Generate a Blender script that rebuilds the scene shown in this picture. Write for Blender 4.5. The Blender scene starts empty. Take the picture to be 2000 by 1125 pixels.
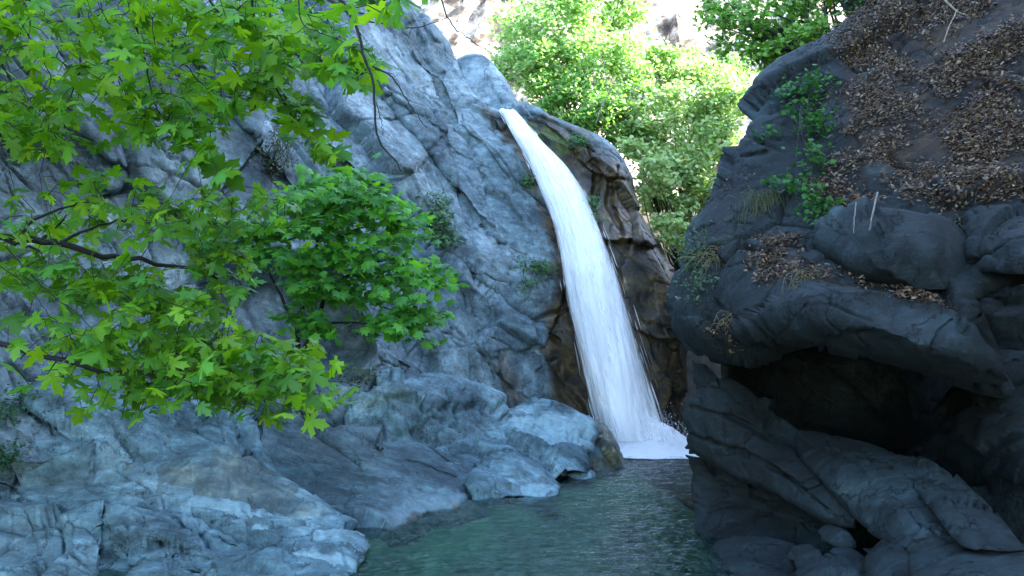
import bpy, math, random
import numpy as np
from mathutils import Vector

# ------------------------------------------------------------------ camera, sky, sun, exposure
scn = bpy.context.scene
CAMZ, FPX, PITCH = 2.0, 1600.0, math.radians(3.87)
cd = bpy.data.cameras.new("camera"); cam = bpy.data.objects.new("camera", cd)
scn.collection.objects.link(cam); scn.camera = cam
cam.location = (0, 0, CAMZ); cam.rotation_euler = (math.pi/2 + PITCH, 0, 0)
cd.sensor_width = 36.0; cd.lens = 36.0*FPX/2000.0; cd.clip_start = 0.05; cd.clip_end = 600

SUN_TO = Vector((0.78, 0.05, 0.62)).normalized()        # direction from the scene to the sun
elev = math.asin(SUN_TO.z); azim = math.atan2(SUN_TO.x, SUN_TO.y)
w = bpy.data.worlds.new("World"); scn.world = w; w.use_nodes = True
wn = w.node_tree.nodes; wl = w.node_tree.links
sky = wn.new("ShaderNodeTexSky"); sky.sky_type = 'NISHITA'; sky.sun_disc = False
sky.sun_elevation = elev; sky.sun_rotation = azim
sky.air_density = 1.0; sky.dust_density = 0.6; sky.ozone_density = 1.0
wl.new(sky.outputs[0], wn["Background"].inputs[0]); wn["Background"].inputs[1].default_value = 0.15
sl = bpy.data.lights.new("sun", 'SUN'); sl.energy = 5.0; sl.angle = math.radians(0.53); sl.color = (1.0, 0.95, 0.87)
so = bpy.data.objects.new("sun", sl); scn.collection.objects.link(so)
so.rotation_euler = SUN_TO.to_track_quat('Z', 'Y').to_euler(); so.location = (20, -5, 30)
scn.view_settings.view_transform = 'Standard'; scn.view_settings.look = 'None'
scn.view_settings.gamma = 1.0; scn.view_settings.exposure = 3.55
scn.cycles.max_bounces = 8; scn.cycles.transparent_max_bounces = 24

rng = np.random.default_rng(7)

# ------------------------------------------------------------------ pixel <-> world helpers (photo is 2000 x 1125)
CP, SP = math.cos(PITCH), math.sin(PITCH)
FWD = np.array([0, CP, SP]); UPV = np.array([0, -SP, CP]); RGT = np.array([1.0, 0, 0])
def P(px, py, d):
    px, py, d = np.broadcast_arrays(np.asarray(px, float), np.asarray(py, float), np.asarray(d, float))
    a = (px-1000)/FPX*d; b = -(py-562.5)/FPX*d
    return np.array([0, 0, CAMZ]) + d[..., None]*FWD + a[..., None]*RGT + b[..., None]*UPV
def wd(py):                                   # depth at which a pixel row meets the water
    return CAMZ/((py-562.5)/FPX*CP - SP)
def to_px(p):
    q = p - np.array([0, 0, CAMZ]); d = q@FWD
    return 1000+FPX*(q@RGT)/d, 562.5-FPX*(q@UPV)/d, d

# ------------------------------------------------------------------ noise
def _hash(ix, iy, iz, s):
    h = (ix*374761393 + iy*668265263 + iz*2147483647 + s*974634777) & 0xffffffff
    h = ((h ^ (h >> 13))*1274126177) & 0xffffffff
    h = ((h ^ (h >> 16))*2246822519) & 0xffffffff
    return (h ^ (h >> 15)) & 0xffffffff
def _rnd(ix, iy, iz, s): return _hash(ix, iy, iz, s).astype(np.float64)/4294967295.0
def noise(p, s=0):
    i = np.floor(p).astype(np.int64); f = p-i; u = f*f*f*(f*(f*6-15)+10); out = np.zeros(len(p))
    for c in range(8):
        o = (c & 1, c >> 1 & 1, c >> 2 & 1)
        h = _hash(i[:, 0]+o[0], i[:, 1]+o[1], i[:, 2]+o[2], s)
        g = np.stack([((h & 1023)/511.5-1), ((h >> 10 & 1023)/511.5-1), ((h >> 20 & 1023)/511.5-1)], 1)
        d = f-np.array(o)
        wgt = np.ones(len(p))
        for k in range(3): wgt = wgt*(u[:, k] if o[k] else 1-u[:, k])
        out += wgt*(g*d).sum(1)
    return out
def fbm(p, octs=4, s=0, gain=.5, ridged=False):
    a, out, q = 1.0, np.zeros(len(p)), p.copy()
    for k in range(octs):
        n = noise(q, s+k*17)
        out += a*((.35-np.abs(n))*1.4 if ridged else n); a *= gain; q = q*2.03+11.3
    return out
def facet(q, s=0, tilt=.8):
    """tilted plane per Voronoi cell: height, distance to the cell edge"""
    i = np.floor(q).astype(np.int64)
    f1 = np.full(len(q), 9.0); f2 = f1.copy(); h = np.zeros(len(q))
    for dx in (-1, 0, 1):
        for dy in (-1, 0, 1):
            for dz in (-1, 0, 1):
                a, b, c = i[:, 0]+dx, i[:, 1]+dy, i[:, 2]+dz
                cpt = np.stack([a+.1+.8*_rnd(a, b, c, s), b+.1+.8*_rnd(a, b, c, s+1), c+.1+.8*_rnd(a, b, c, s+2)], 1)
                v = q-cpt; d = np.sqrt((v*v).sum(1))
                g = np.stack([_rnd(a, b, c, s+3)-.5, _rnd(a, b, c, s+4)-.5, _rnd(a, b, c, s+5)-.5], 1)*2*tilt
                hh = (v*g).sum(1)+(_rnd(a, b, c, s+6)-.5)*.9
                near = d < f1
                f2 = np.where(near, f1, np.minimum(f2, d)); h = np.where(near, hh, h); f1 = np.where(near, d, f1)
    return h, f2-f1
def basis(t, n=(0, -1, .6)):
    t = np.array(t, float); t /= np.linalg.norm(t); n = np.array(n, float)
    n -= t*(n@t); n /= np.linalg.norm(n); b = np.cross(n, t)
    return np.stack([t, b, n], 1)             # columns

# ------------------------------------------------------------------ mesh helpers
def mesh(name, V, F, mat, smooth=True, attrs=None, vecs=None):
    V = np.ascontiguousarray(V, np.float32)
    me = bpy.data.meshes.new(name)
    me.vertices.add(len(V)); me.vertices.foreach_set("co", V.ravel())
    if not isinstance(F, (list, tuple)): F = [F]
    F = [np.asarray(f) for f in F if len(f)]
    li = np.concatenate([f.ravel() for f in F]).astype(np.int32)
    tot = np.concatenate([np.full(len(f), f.shape[1]) for f in F]).astype(np.int32)
    st = np.concatenate([[0], np.cumsum(tot)[:-1]]).astype(np.int32)
    me.loops.add(len(li)); me.loops.foreach_set("vertex_index", li)
    me.polygons.add(len(tot)); me.polygons.foreach_set("loop_start", st)
    try: me.polygons.foreach_set("loop_total", tot)
    except Exception: pass
    me.update(calc_edges=True)
    me.polygons.foreach_set("use_smooth", np.full(len(tot), smooth, dtype=bool))
    for k, a in (attrs or {}).items():
        a = np.asarray(a, np.float32)
        at = me.attributes.new(k, 'FLOAT_COLOR', 'POINT')
        if a.shape[1] == 3: a = np.concatenate([a, np.ones((len(a), 1), np.float32)], 1)
        at.data.foreach_set("color", np.ascontiguousarray(a).ravel())
    for k, a in (vecs or {}).items():
        at = me.attributes.new(k, 'FLOAT_VECTOR', 'POINT'); at.data.foreach_set("vector", np.ascontiguousarray(a, np.float32).ravel())
    me.materials.append(mat); me.validate()
    return me
def tag(o, label=None, cat=None, group=None, kind=None):
    if label: o["label"] = label
    if cat: o["category"] = cat
    if group: o["group"] = group
    if kind: o["kind"] = kind
    return o
def obj(name, V, F, mat, parent=None, smooth=True, attrs=None, vecs=None, origin=True):
    V = np.asarray(V, float)
    if parent is not None: base = np.array(parent.location)
    elif origin: base = np.array([V[:, 0].mean(), V[:, 1].mean(), V[:, 2].min()])
    else: base = np.zeros(3)
    o = bpy.data.objects.new(name, mesh(name, V-base, F, mat, smooth, attrs, vecs))
    scn.collection.objects.link(o)
    if parent is not None: o.parent = parent
    else: o.location = base
    return o
def empty(name, loc, label, cat, group=None):
    o = bpy.data.objects.new(name, None); o.location = loc; o.empty_display_size = .2
    scn.collection.objects.link(o); return tag(o, label, cat, group)
def inpoly(x, y, poly):
    poly = np.asarray(poly, float); ins = np.zeros(x.shape, bool); j = len(poly)-1
    for i in range(len(poly)):
        xi, yi = poly[i]; xj, yj = poly[j]
        c = ((yi > y) != (yj > y)) & (x < (xj-xi)*(y-yi)/(yj-yi+1e-12)+xi)
        ins ^= c; j = i
    return ins
def seg_dist(x, y, poly):
    """distance to a polyline, side sign, fraction along it"""
    poly = np.asarray(poly, float); best = np.full(x.shape, 1e9); sgn = np.zeros(x.shape); fr = np.zeros(x.shape)
    L = np.sqrt((np.diff(poly, axis=0)**2).sum(1)); cum = np.concatenate([[0], np.cumsum(L)])
    for k in range(len(poly)-1):
        a, b = poly[k], poly[k+1]; d = b-a; t = np.clip(((x-a[0])*d[0]+(y-a[1])*d[1])/(d@d), 0, 1)
        dx, dy = x-(a[0]+t*d[0]), y-(a[1]+t*d[1]); dist = np.hypot(dx, dy); m = dist < best
        best = np.where(m, dist, best); sgn = np.where(m, np.sign(d[0]*dy-d[1]*dx), sgn)
        fr = np.where(m, (cum[k]+t*L[k])/cum[-1], fr)
    return best, sgn, fr
def poly_mask(x, y, poly, soft):
    d, _, _ = seg_dist(x, y, list(poly)+[poly[0]])
    ins = inpoly(x, y, poly); sd = np.where(ins, d, -d)
    t = np.clip(sd/soft*.5+.5, 0, 1); return t*t*(3-2*t)
def sstep(a, b, x):
    t = np.clip((x-a)/(b-a), 0, 1); return t*t*(3-2*t)
def resample(pl, n):
    pl = np.asarray(pl, float)
    for _ in range(2):                        # corner cutting keeps the ends
        q = np.empty((2*len(pl)-2+2-0, 2)); q = [pl[0]]
        for a, b in zip(pl[:-1], pl[1:]): q += [.78*a+.22*b, .22*a+.78*b]
        q.append(pl[-1]); pl = np.array(q)
    s = np.concatenate([[0], np.cumsum(np.sqrt((np.diff(pl, axis=0)**2).sum(1)))]); t = np.linspace(0, s[-1], n)
    return np.stack([np.interp(t, s, pl[:, 0]), np.interp(t, s, pl[:, 1])], 1)
def plen(pl):
    pl = np.asarray(pl, float); return np.sqrt((np.diff(pl, axis=0)**2).sum(1)).sum()
def tps(ctrl):
    c = np.asarray(ctrl, float); xy = c[:, :2]/500.0; n = len(c)
    def K(r): return np.where(r > 1e-9, r*r*np.log(r+1e-12), 0)
    A = np.zeros((n+3, n+3)); A[:n, :n] = K(np.sqrt(((xy[:, None]-xy[None])**2).sum(-1)))+np.eye(n)*.002
    A[:n, n] = 1; A[:n, n+1:] = xy; A[n, :n] = 1; A[n+1:, :n] = xy.T
    sol = np.linalg.solve(A, np.concatenate([c[:, 2], [0, 0, 0]]))
    def f(x, y):
        x = x/500.0; y = y/500.0; out = sol[n]+sol[n+1]*x+sol[n+2]*y
        for k in range(n): out = out+sol[k]*K(np.hypot(x-xy[k, 0], y-xy[k, 1]))
        return out
    return f

# ------------------------------------------------------------------ rock builder
DIPL = basis((.62, -.14, -.77)); DIPF = basis((.9, -.25, -.38), (0, -.5, 1)); DIPR = basis((.72, -.35, -.6), (-.5, -.6, .8))
SURF = {}
def rock(name, top, bot, ctrl, mat, left=None, right=None, step=3.6, curl=(30, 30, 30, 30), cf=(1, 1, 1, 1), thick=1.2,
         amp=1.0, dip=DIPF, cracks=(), ledges=(), dents=(), masks=None, seed=0, key=None, fscale=1.0, parent=None, sharp=1.0, back=.8, fine=1.0, mid=1.0):
    """A rock mass: Coons patch between four outline curves, depth from control points, rounded edges going back, closed behind."""
    top, bot = np.asarray(top, float), np.asarray(bot, float)
    left = [top[0], bot[0]] if left is None else left; right = [top[-1], bot[-1]] if right is None else right
    nu = int(max(plen(top), plen(bot))/step)+2; nv = int(max(plen(left), plen(right))/step)+2
    T, B, Lc, Rc = resample(top, nu), resample(bot, nu), resample(left, nv), resample(right, nv)
    u = np.linspace(0, 1, nu)[None, :, None]; v = np.linspace(0, 1, nv)[:, None, None]
    S = ((1-v)*T[None]+v*B[None]+(1-u)*Lc[:, None]+u*Rc[:, None]
         - ((1-u)*(1-v)*T[0]+u*(1-v)*T[-1]+(1-u)*v*B[0]+u*v*B[-1]))
    x, y = S[..., 0], S[..., 1]
    d = tps(ctrl)(x, y)
    edges = (np.hypot(x-x[:1], y-y[:1]), np.hypot(x-x[-1:], y-y[-1:]), np.hypot(x-x[:, :1], y-y[:, :1]), np.hypot(x-x[:, -1:], y-y[:, -1:]))
    for e, wdt, f in zip(edges, curl, cf):
        if wdt <= 0: continue
        t = np.clip(1-e/wdt, 0, 1); d = d+f*wdt*d/FPX*(1-np.sqrt(np.clip(1-t*t, 0, 1)))
    V = P(x, y, d)
    for poly, amt, soft in dents:
        V = V+(poly_mask(x, y, poly, soft)*amt)[..., None]*FWD
    jp = np.stack([x.ravel()/60, y.ravel()/60, np.full(x.size, seed+.5)], 1)
    jx = (noise(jp, 5)*16+noise(jp*3.7, 8)*7).reshape(x.shape); jy = (noise(jp+31, 6)*16+noise(jp*3.7+5, 9)*7).reshape(x.shape)
    for poly, ref, amt, L in ledges:
        dist, sg, fr = seg_dist(x+jx, y+jy, poly); r = np.array([ref], float)
        _, s0, _ = seg_dist(r[:, 0], r[:, 1], poly)
        e = np.sin(np.clip(fr, 0.02, .98)*math.pi)**.5
        V = V-(amt*e*np.exp(-dist/L)*sstep(-3, 3, sg*s0[0]*dist))[..., None]*FWD
    for poly, wdt, amt in cracks:
        dist, sg, fr = seg_dist(x+jx*.5, y+jy*.5, poly)
        e = np.sin(np.clip(fr, 0.03, .97)*math.pi)**.6
        V = V+(amt*np.exp(-(dist/(wdt*(.4+.6*e)+.5))**2))[..., None]*FWD
    # displacement along smoothed normals
    N = np.cross(np.gradient(V, axis=1), np.gradient(V, axis=0)); N /= np.linalg.norm(N, axis=-1, keepdims=True)+1e-12
    for _ in range(8):
        E = np.pad(N, ((1, 1), (1, 1), (0, 0)), mode='edge'); N = (E[:-2, 1:-1]+E[2:, 1:-1]+E[1:-1, :-2]+E[1:-1, 2:]+E[1:-1, 1:-1])/5
    N /= np.linalg.norm(N, axis=-1, keepdims=True)+1e-12
    toc = np.array([0, 0, CAMZ])-V
    if ((N*toc).sum(-1) < 0).mean() > .5: N = -N
    p = V.reshape(-1, 3)+seed*3.1; q = p@dip
    q = q+np.stack([fbm(p*1.3, 3, 3), fbm(p*1.3+9, 3, 4), fbm(p*1.3+19, 3, 6)], 1)*.07
    h0, e0 = facet(q*np.array([.5, 1.0, 1.0])*.42*fscale, 5+seed, 1.0)
    h1, e1 = facet(q*np.array([.42, 1.0, 1.1])*1.0*fscale, 11+seed)
    h2, e2 = facet(q*np.array([.5, 1.2, 1.2])*2.6*fscale, 23+seed)
    h3, e3 = facet(q*np.array([.6, 1.2, 1.2])*6.5*fscale, 37+seed)
    pat = sstep(-.12, .38, noise(p*.55, 93)); pat2 = sstep(-.05, .3, noise(p*.8+7, 94))
    D = fbm(p*.4, 2, 50)*.22+sharp*(h0*.30/fscale**.5+mid*h1*.19/fscale**.3*(.30+.70*pat)+fine*(h2*.055*pat+h3*.012*(pat2*.8+.2)))+fbm(p*2.0, 3, 60)*.012+fbm(q*np.array([1.2, 8, 11.]), 3, 70, ridged=True)*.010*pat2+fbm(p*11, 2, 80)*.003
    D -= sharp*.12*np.exp(-(e1/.028)**2)*sstep(-.05, .2, noise(p*.9, 91))+sharp*.05*np.exp(-(e2/.045)**2)*sstep(0, .2, noise(p*1.7, 92))+sharp*.14*np.exp(-(e0/.016)**2)*sstep(-.1, .15, noise(p*.5+3, 95))
    D = (D*amp).reshape(x.shape)
    V = V+N*D[..., None]
    SURF[key or name] = (V, x, y)
    G = np.arange(nu*nv).reshape(nv, nu)
    F = np.stack([G[:-1, :-1], G[1:, :-1], G[1:, 1:], G[:-1, 1:]], -1).reshape(-1, 4)
    ring = np.concatenate([G[0, :], G[1:, -1], G[-1, -2::-1], G[-2:0:-1, 0]])
    V = V.reshape(-1, 3); c = V[ring].mean(0); CM = np.array([0, 0, CAMZ]); ray = V[ring]-CM; rd = ray@FWD; R1 = CM+ray*(1+.5*thick/rd)[:, None]; c1 = R1.mean(0); R1 = c1+(R1-c1)*.985
    R2 = CM+ray*(1+thick/rd)[:, None]; c2 = R2.mean(0); R2 = c2+(R2-c2)*back; n = len(ring); m = len(V)
    i0, i1, i2 = ring, m+np.arange(n), m+n+np.arange(n)
    Q = [F]
    for a, b in ((i0, i1), (i1, i2)): Q.append(np.stack([a, np.roll(a, -1), np.roll(b, -1), b], 1))
    V = np.concatenate([V, R1, R2, [c2]]); capf = np.stack([i2, np.roll(i2, -1), np.full(n, len(V)-1)], 1)
    mk = np.zeros((len(V), 3))
    if masks:
        jj = jx.ravel()*2.2; kk = jy.ravel()*2.2
        for ch, poly, soft, amt in masks:
            mk[:m, ch] = np.maximum(mk[:m, ch], amt*poly_mask(x.ravel()+jj, y.ravel()+kk, poly, soft))
    return obj(name, V, [np.concatenate(Q), capf], mat, parent, True, {"mask": mk})

# ------------------------------------------------------------------ materials
def new_mat(name):
    m = bpy.data.materials.new(name); m.use_nodes = True; nt = m.node_tree
    for n in list(nt.nodes): nt.nodes.remove(n)
    out = nt.nodes.new("ShaderNodeOutputMaterial")
    def N(t, **kw):
        n = nt.nodes.new("ShaderNode"+t)
        for k, val in kw.items():
            if k.startswith("i_"): n.inputs[int(k[2:]) if k[2:].isdigit() else k[2:].replace("_", " ")].default_value = val
            else: setattr(n, k, val)
        return n
    def L(a, b): nt.links.new(a, b)
    return m, N, L, out
def ramp(N, stops, interp='LINEAR'):
    r = N("ValToRGB"); r.color_ramp.interpolation = interp; e = r.color_ramp.elements
    while len(e) < len(stops): e.new(.5)
    for k, (pos, c) in enumerate(stops):
        e[k].position = pos; e[k].color = (c, c, c, 1) if isinstance(c, (int, float)) else (*c, 1)
    return r
def mix(N, L, a, b, f, mode='MIX'):
    m = N("Mix", data_type='RGBA', blend_type=mode)
    for s, val in ((0, f), (6, a), (7, b)):
        if hasattr(val, "links") or isinstance(val, bpy.types.NodeSocket): L(val, m.inputs[s])
        elif s == 0: m.inputs[0].default_value = val
        else: m.inputs[s].default_value = (*val, 1)
    return m.outputs[2]
def rock_mat(name, dark, mid, pale, brown, rot, wet_rough=.35, bump=1.0):
    m, N, L, out = new_mat(name)
    tc = N("TexCoord"); mp = N("Mapping"); mp.inputs["Rotation"].default_value = rot; mp.inputs["Scale"].default_value = (1.2, 6.0, 6.0)
    geo = N("NewGeometry"); L(geo.outputs["Position"], mp.inputs[0])
    n1 = N("TexNoise", i_Scale=.7, i_Detail=9.0, i_Roughness=.62); L(geo.outputs["Position"], n1.inputs[0])
    n2 = N("TexNoise", i_Scale=1.0, i_Detail=7.0, i_Roughness=.65, i_Distortion=.15); L(mp.outputs[0], n2.inputs[0])
    n3 = N("TexNoise", i_Scale=9.0, i_Detail=9.0, i_Roughness=.78); L(geo.outputs["Position"], n3.inputs[0])
    n4 = N("TexNoise", i_Scale=2.6, i_Detail=8.0, i_Roughness=.7); L(geo.outputs["Position"], n4.inputs[0])
    r1 = ramp(N, [(.34, dark), (.5, mid), (.66, pale)]); L(n1.outputs[0], r1.inputs[0])
    r2 = ramp(N, [(.30, .5), (.5, .95), (.68, 1.5)]); L(n2.outputs[0], r2.inputs[0])
    r3 = ramp(N, [(.32, .5), (.5, 1.0), (.66, 1.55)]); L(n3.outputs[0], r3.inputs[0])
    c = mix(N, L, r1.outputs[0], r2.outputs[0], .85, 'MULTIPLY'); c = mix(N, L, c, r3.outputs[0], .75, 'MULTIPLY')
    r5 = ramp(N, [(.34, .55), (.5, 1.0), (.64, 1.45)]); L(n4.outputs[0], r5.inputs[0]); c = mix(N, L, c, r5.outputs[0], .8, 'MULTIPLY')
    n6 = N("TexNoise", i_Scale=34.0, i_Detail=4.0, i_Roughness=.7); L(geo.outputs["Position"], n6.inputs[0])
    r6 = ramp(N, [(.60, 0.0), (.70, .3)]); L(n6.outputs[0], r6.inputs[0]); c = mix(N, L, c, tuple(min(1, 1.7*k) for k in pale), r6.outputs[0])
    r7 = ramp(N, [(.30, .75), (.40, 0.0)]); L(n6.outputs[0], r7.inputs[0]); c = mix(N, L, c, tuple(.4*k for k in dark), r7.outputs[0])
    # pale scoured veins along the foliation
    wv = N("TexNoise", i_Scale=1.6, i_Detail=4.0, i_Roughness=.5, i_Distortion=1.2); L(mp.outputs[0], wv.inputs[0])
    rv = ramp(N, [(.485, 0.0), (.5, 1.0), (.515, 0.0)]); L(wv.outputs[0], rv.inputs[0])
    r4 = ramp(N, [(.48, 0.0), (.62, .55)]); L(n4.outputs[0], r4.inputs[0])
    vm = N("Math", operation='MULTIPLY'); L(rv.outputs[0], vm.inputs[0]); L(r4.outputs[0], vm.inputs[1])
    c = mix(N, L, c, tuple(min(1, 1.5*k) for k in pale), vm.outputs[0])
    # hairline joints
    vo = N("TexVoronoi", feature='DISTANCE_TO_EDGE', i_Scale=1.1)
    ds = N("VectorMath", operation='MULTIPLY_ADD'); L(n4.outputs[1], ds.inputs[0]); ds.inputs[1].default_value = (.9, .9, .9); L(geo.outputs["Position"], ds.inputs[2])
    L(ds.outputs[0], vo.inputs[0])
    rc = ramp(N, [(.0, .0), (.012, 1.0)]); L(vo.outputs["Distance"], rc.inputs[0])
    c = mix(N, L, tuple(k*.25 for k in dark), c, rc.outputs[0])
    # stains: R wet brown, G moss, B pale
    at = N("Attribute", attribute_name="mask"); sp = N("SeparateColor"); L(at.outputs["Color"], sp.inputs[0])
    def patchy(sock, lo, hi):
        a = N("Math", operation='MULTIPLY_ADD', i_1=1.0); a.inputs[1].default_value = 1.0
        b = N("Math", operation='MULTIPLY_ADD'); L(n4.outputs[0], b.inputs[0]); b.inputs[1].default_value = 1.4; b.inputs[2].default_value = -.7
        L(sock, a.inputs[0]); L(b.outputs[0], a.inputs[2])
        r = ramp(N, [(lo, 0.0), (hi, 1.0)]); L(a.outputs[0], r.inputs[0])
        mm = N("Math", operation='MULTIPLY'); L(r.outputs[0], mm.inputs[0]); L(sock, mm.inputs[1]); return mm.outputs[0]
    mb = patchy(sp.outputs[0], .25, .55); mg = patchy(sp.outputs[1], .4, .6); mpl = patchy(sp.outputs[2], .3, .7)
    br = ramp(N, [(.36, (brown[0]*.22, brown[1]*.34, brown[2]*.5)), (.5, brown), (.64, (brown[0]*2.8, brown[1]*2.4, brown[2]*1.6))]); L(n4.outputs[0], br.inputs[0])
    brc = mix(N, L, mix(N, L, br.outputs[0], r3.outputs[0], 1.0, 'MULTIPLY'), r2.outputs[0], 1.0, 'MULTIPLY'); c = mix(N, L, c, brc, mb)
    pl = ramp(N, [(.3, tuple(k*.8 for k in pale)), (.7, tuple(min(1, k*1.7) for k in pale))]); L(n3.outputs[0], pl.inputs[0])
    c = mix(N, L, c, pl.outputs[0], mpl)
    gr = ramp(N, [(.3, (.025, .06, .012)), (.7, (.11, .17, .03))]); L(n3.outputs[0], gr.inputs[0])
    c = mix(N, L, c, gr.outputs[0], mg)
    bs = N("BsdfPrincipled"); L(c, bs.inputs["Base Color"])
    ro = N("MapRange"); ro.inputs[3].default_value = .78; ro.inputs[4].default_value = wet_rough; L(mb, ro.inputs[0]); L(ro.outputs[0], bs.inputs["Roughness"])
    bs.inputs["Specular IOR Level"].default_value = .35
    b1 = N("Bump", i_Strength=.5*bump, i_Distance=.035); L(n3.outputs[0], b1.inputs["Height"])
    b2 = N("Bump", i_Strength=.3*bump, i_Distance=.06); L(n2.outputs[0], b2.inputs["Height"]); L(b1.outputs[0], b2.inputs["Normal"])
    b3 = N("Bump", i_Strength=.5*bump, i_Distance=.03); L(rc.outputs[0], b3.inputs["Height"]); L(b2.outputs[0], b3.inputs["Normal"])
    L(b3.outputs[0], bs.inputs["Normal"]); L(bs.outputs[0], out.inputs[0])
    return m
GREY = rock_mat("grey_schist", (.038, .062, .076), (.092, .143, .160), (.185, .245, .262), (.034, .026, .013), (0, .9, -.2))
GREYF = rock_mat("grey_schist_bank", (.028, .056, .068), (.076, .136, .154), (.165, .255, .272), (.060, .068, .05), (0, .45, -.3))
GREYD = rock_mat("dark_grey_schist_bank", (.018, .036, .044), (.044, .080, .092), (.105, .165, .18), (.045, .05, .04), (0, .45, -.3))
DARK = rock_mat("dark_shaded_schist", (.0035, .007, .0075), (.0085, .017, .019), (.030, .052, .057), (.018, .013, .009), (0, .75, -.4), .85, 1.9)  # dark rock, lowered further so the right side's shade sits in its colour

def leaf_mat(name, trans=.45, gloss=.3, tc=(1.9, 1.6, .5)):
    m, N, L, out = new_mat(name)
    at = N("Attribute", attribute_name="tint")
    bs = N("BsdfPrincipled", i_Roughness=.45); L(at.outputs["Color"], bs.inputs["Base Color"]); bs.inputs["Specular IOR Level"].default_value = gloss
    tr = N("BsdfTranslucent"); c = mix(N, L, at.outputs["Color"], tc, 1.0, 'MULTIPLY'); L(c, tr.inputs[0])
    mx = N("MixShader", i_0=trans); L(bs.outputs[0], mx.inputs[1]); L(tr.outputs[0], mx.inputs[2]); L(mx.outputs[0], out.inputs[0])
    return m
LEAF = leaf_mat("plane_leaf", .5); FARLEAF = leaf_mat("shrub_leaf", .35, .25, (1.15, 1.25, .8)); LITTER = leaf_mat("dry_leaf", .1, .2)
def plain(name, col, rough=.8, var=.4, scale=8.0):
    m, N, L, out = new_mat(name); g = N("NewGeometry")
    n = N("TexNoise", i_Scale=scale, i_Detail=6.0); L(g.outputs["Position"], n.inputs[0])
    r = ramp(N, [(.3, tuple(k*(1-var) for k in col)), (.7, tuple(min(1, k*(1+var)) for k in col))]); L(n.outputs[0], r.inputs[0])
    bs = N("BsdfPrincipled", i_Roughness=rough); L(r.outputs[0], bs.inputs["Base Color"])
    b = N("Bump", i_Strength=.5, i_Distance=.02); L(n.outputs[0], b.inputs["Height"]); L(b.outputs[0], bs.inputs["Normal"]); L(bs.outputs[0], out.inputs[0])
    return m
BARK = plain("bark", (.008, .008, .008), .85, .5, 30); PALEBARK = plain("bleached_twig", (.30, .26, .20), .8, .3, 20); STICK = plain("bleached_stick", (.14, .13, .11), .7, .3, 20)
SOIL = plain("dark_soil", (.05, .042, .032), .95, .5, 5); BED = plain("algae_bed", (.08, .17, .075), .8, .55, 1.6); HILL = None
def hill_mat():
    m, N, L, out = new_mat("pale_rock_hillside"); g = N("NewGeometry")
    n = N("TexNoise", i_Scale=.55, i_Detail=9.0, i_Roughness=.68); L(g.outputs["Position"], n.inputs[0])
    r = ramp(N, [(.40, (.022, .016, .010)), (.47, (.12, .085, .055)), (.56, (.40, .35, .29)), (.7, (.5, .46, .40))]); L(n.outputs[0], r.inputs[0])
    bs = N("BsdfPrincipled", i_Roughness=.9); L(r.outputs[0], bs.inputs["Base Color"]); L(bs.outputs[0], out.inputs[0]); return m
HILL = hill_mat()

# ------------------------------------------------------------------ terrain: gorge floor, walls and the sunlit hillside behind
def grid(x0, x1, y0, y1, st):
    xs, ys = np.arange(x0, x1+1e-6, st), np.arange(y0, y1+1e-6, st); X, Y = np.meshgrid(xs, ys)
    G = np.arange(X.size).reshape(X.shape)
    return X, Y, np.stack([G[:-1, :-1], G[:-1, 1:], G[1:, 1:], G[1:, :-1]], -1).reshape(-1, 4)
X, Y, F = grid(-60, 60, -40, 70, .8)
base = [(-30, -14), (-9, 6.5), (-7.2, 10.3), (-2.6, 15.2), (.5, 17.9), (3.6, 19.0), (5.4, 16.8), (7.6, 13.5), (7.2, 7), (6.0, 2), (8, -8), (14, -30)]
dist, sg, fr = seg_dist(X, Y, base)
s = dist*np.where(inpoly(X, Y, base+[(14, -60), (-30, -60)]), -1, 1)
nz = fbm(np.stack([X.ravel()*.25, Y.ravel()*.25, X.ravel()*0], 1), 4, 3).reshape(X.shape)
rightness = sstep(3.6, 5.5, X)*sstep(20.8, 19.8, Y-.05*(X-6))
cap = 5.6+2.5*sstep(-1, -5, X)+.10*np.clip(Y-18, 0, 20)
Zl = np.minimum((s-.6)*1.5, cap+1.6*nz)
Zr = np.minimum((s-.9)*1.75, 40+3*nz)
Z = np.where(s > .6, Zl*(1-rightness)+Zr*rightness, -2.2+.0*s)
Z = np.where(s < .6, np.maximum(-2.2, (s-.6)*1.5), Z)
V = np.stack([X, Y, Z+.25*nz], -1).reshape(-1, 3)
tag(obj("ground", V, F, SOIL, origin=False), kind="structure")
X, Y, F = grid(-45, 60, 30, 95, .9)
n = fbm(np.stack([X.ravel()*.16, Y.ravel()*.16, X.ravel()*0+4], 1), 5, 9).reshape(X.shape)
h, _ = facet(np.stack([X.ravel()*.3, Y.ravel()*.3, X.ravel()*0], 1), 61)
Z = 5+(Y-30)*.72+n*5+h.reshape(X.shape)*1.6
tag(obj("hillside", np.stack([X, Y, Z], -1).reshape(-1, 3), F, HILL, origin=False, smooth=False), kind="structure")
# stream bed under the pool
X, Y, F = grid(-6, 5.6, 2, 19, .12)
bank = [(-1.3, 3), (-1.54, 7.06), (-1.5, 8.45), (-.88, 10.1), (.07, 10.9), (1.0, 12.3), (1.9, 13.7), (1.6, 16.5)]
dist, sg, fr = seg_dist(X, Y, bank); s = dist*np.where(sg < 0, 1, -1)
n = fbm(np.stack([X.ravel()*1.1, Y.ravel()*1.1, X.ravel()*0], 1), 4, 21).reshape(X.shape)
Z = -.10-1.5*sstep(-.2, 2.4, s)+n*.22*sstep(-.2, .6, s)
tag(obj("stream_bed", np.stack([X, Y, Z], -1).reshape(-1, 3), F, BED, origin=False), kind="structure")

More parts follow.
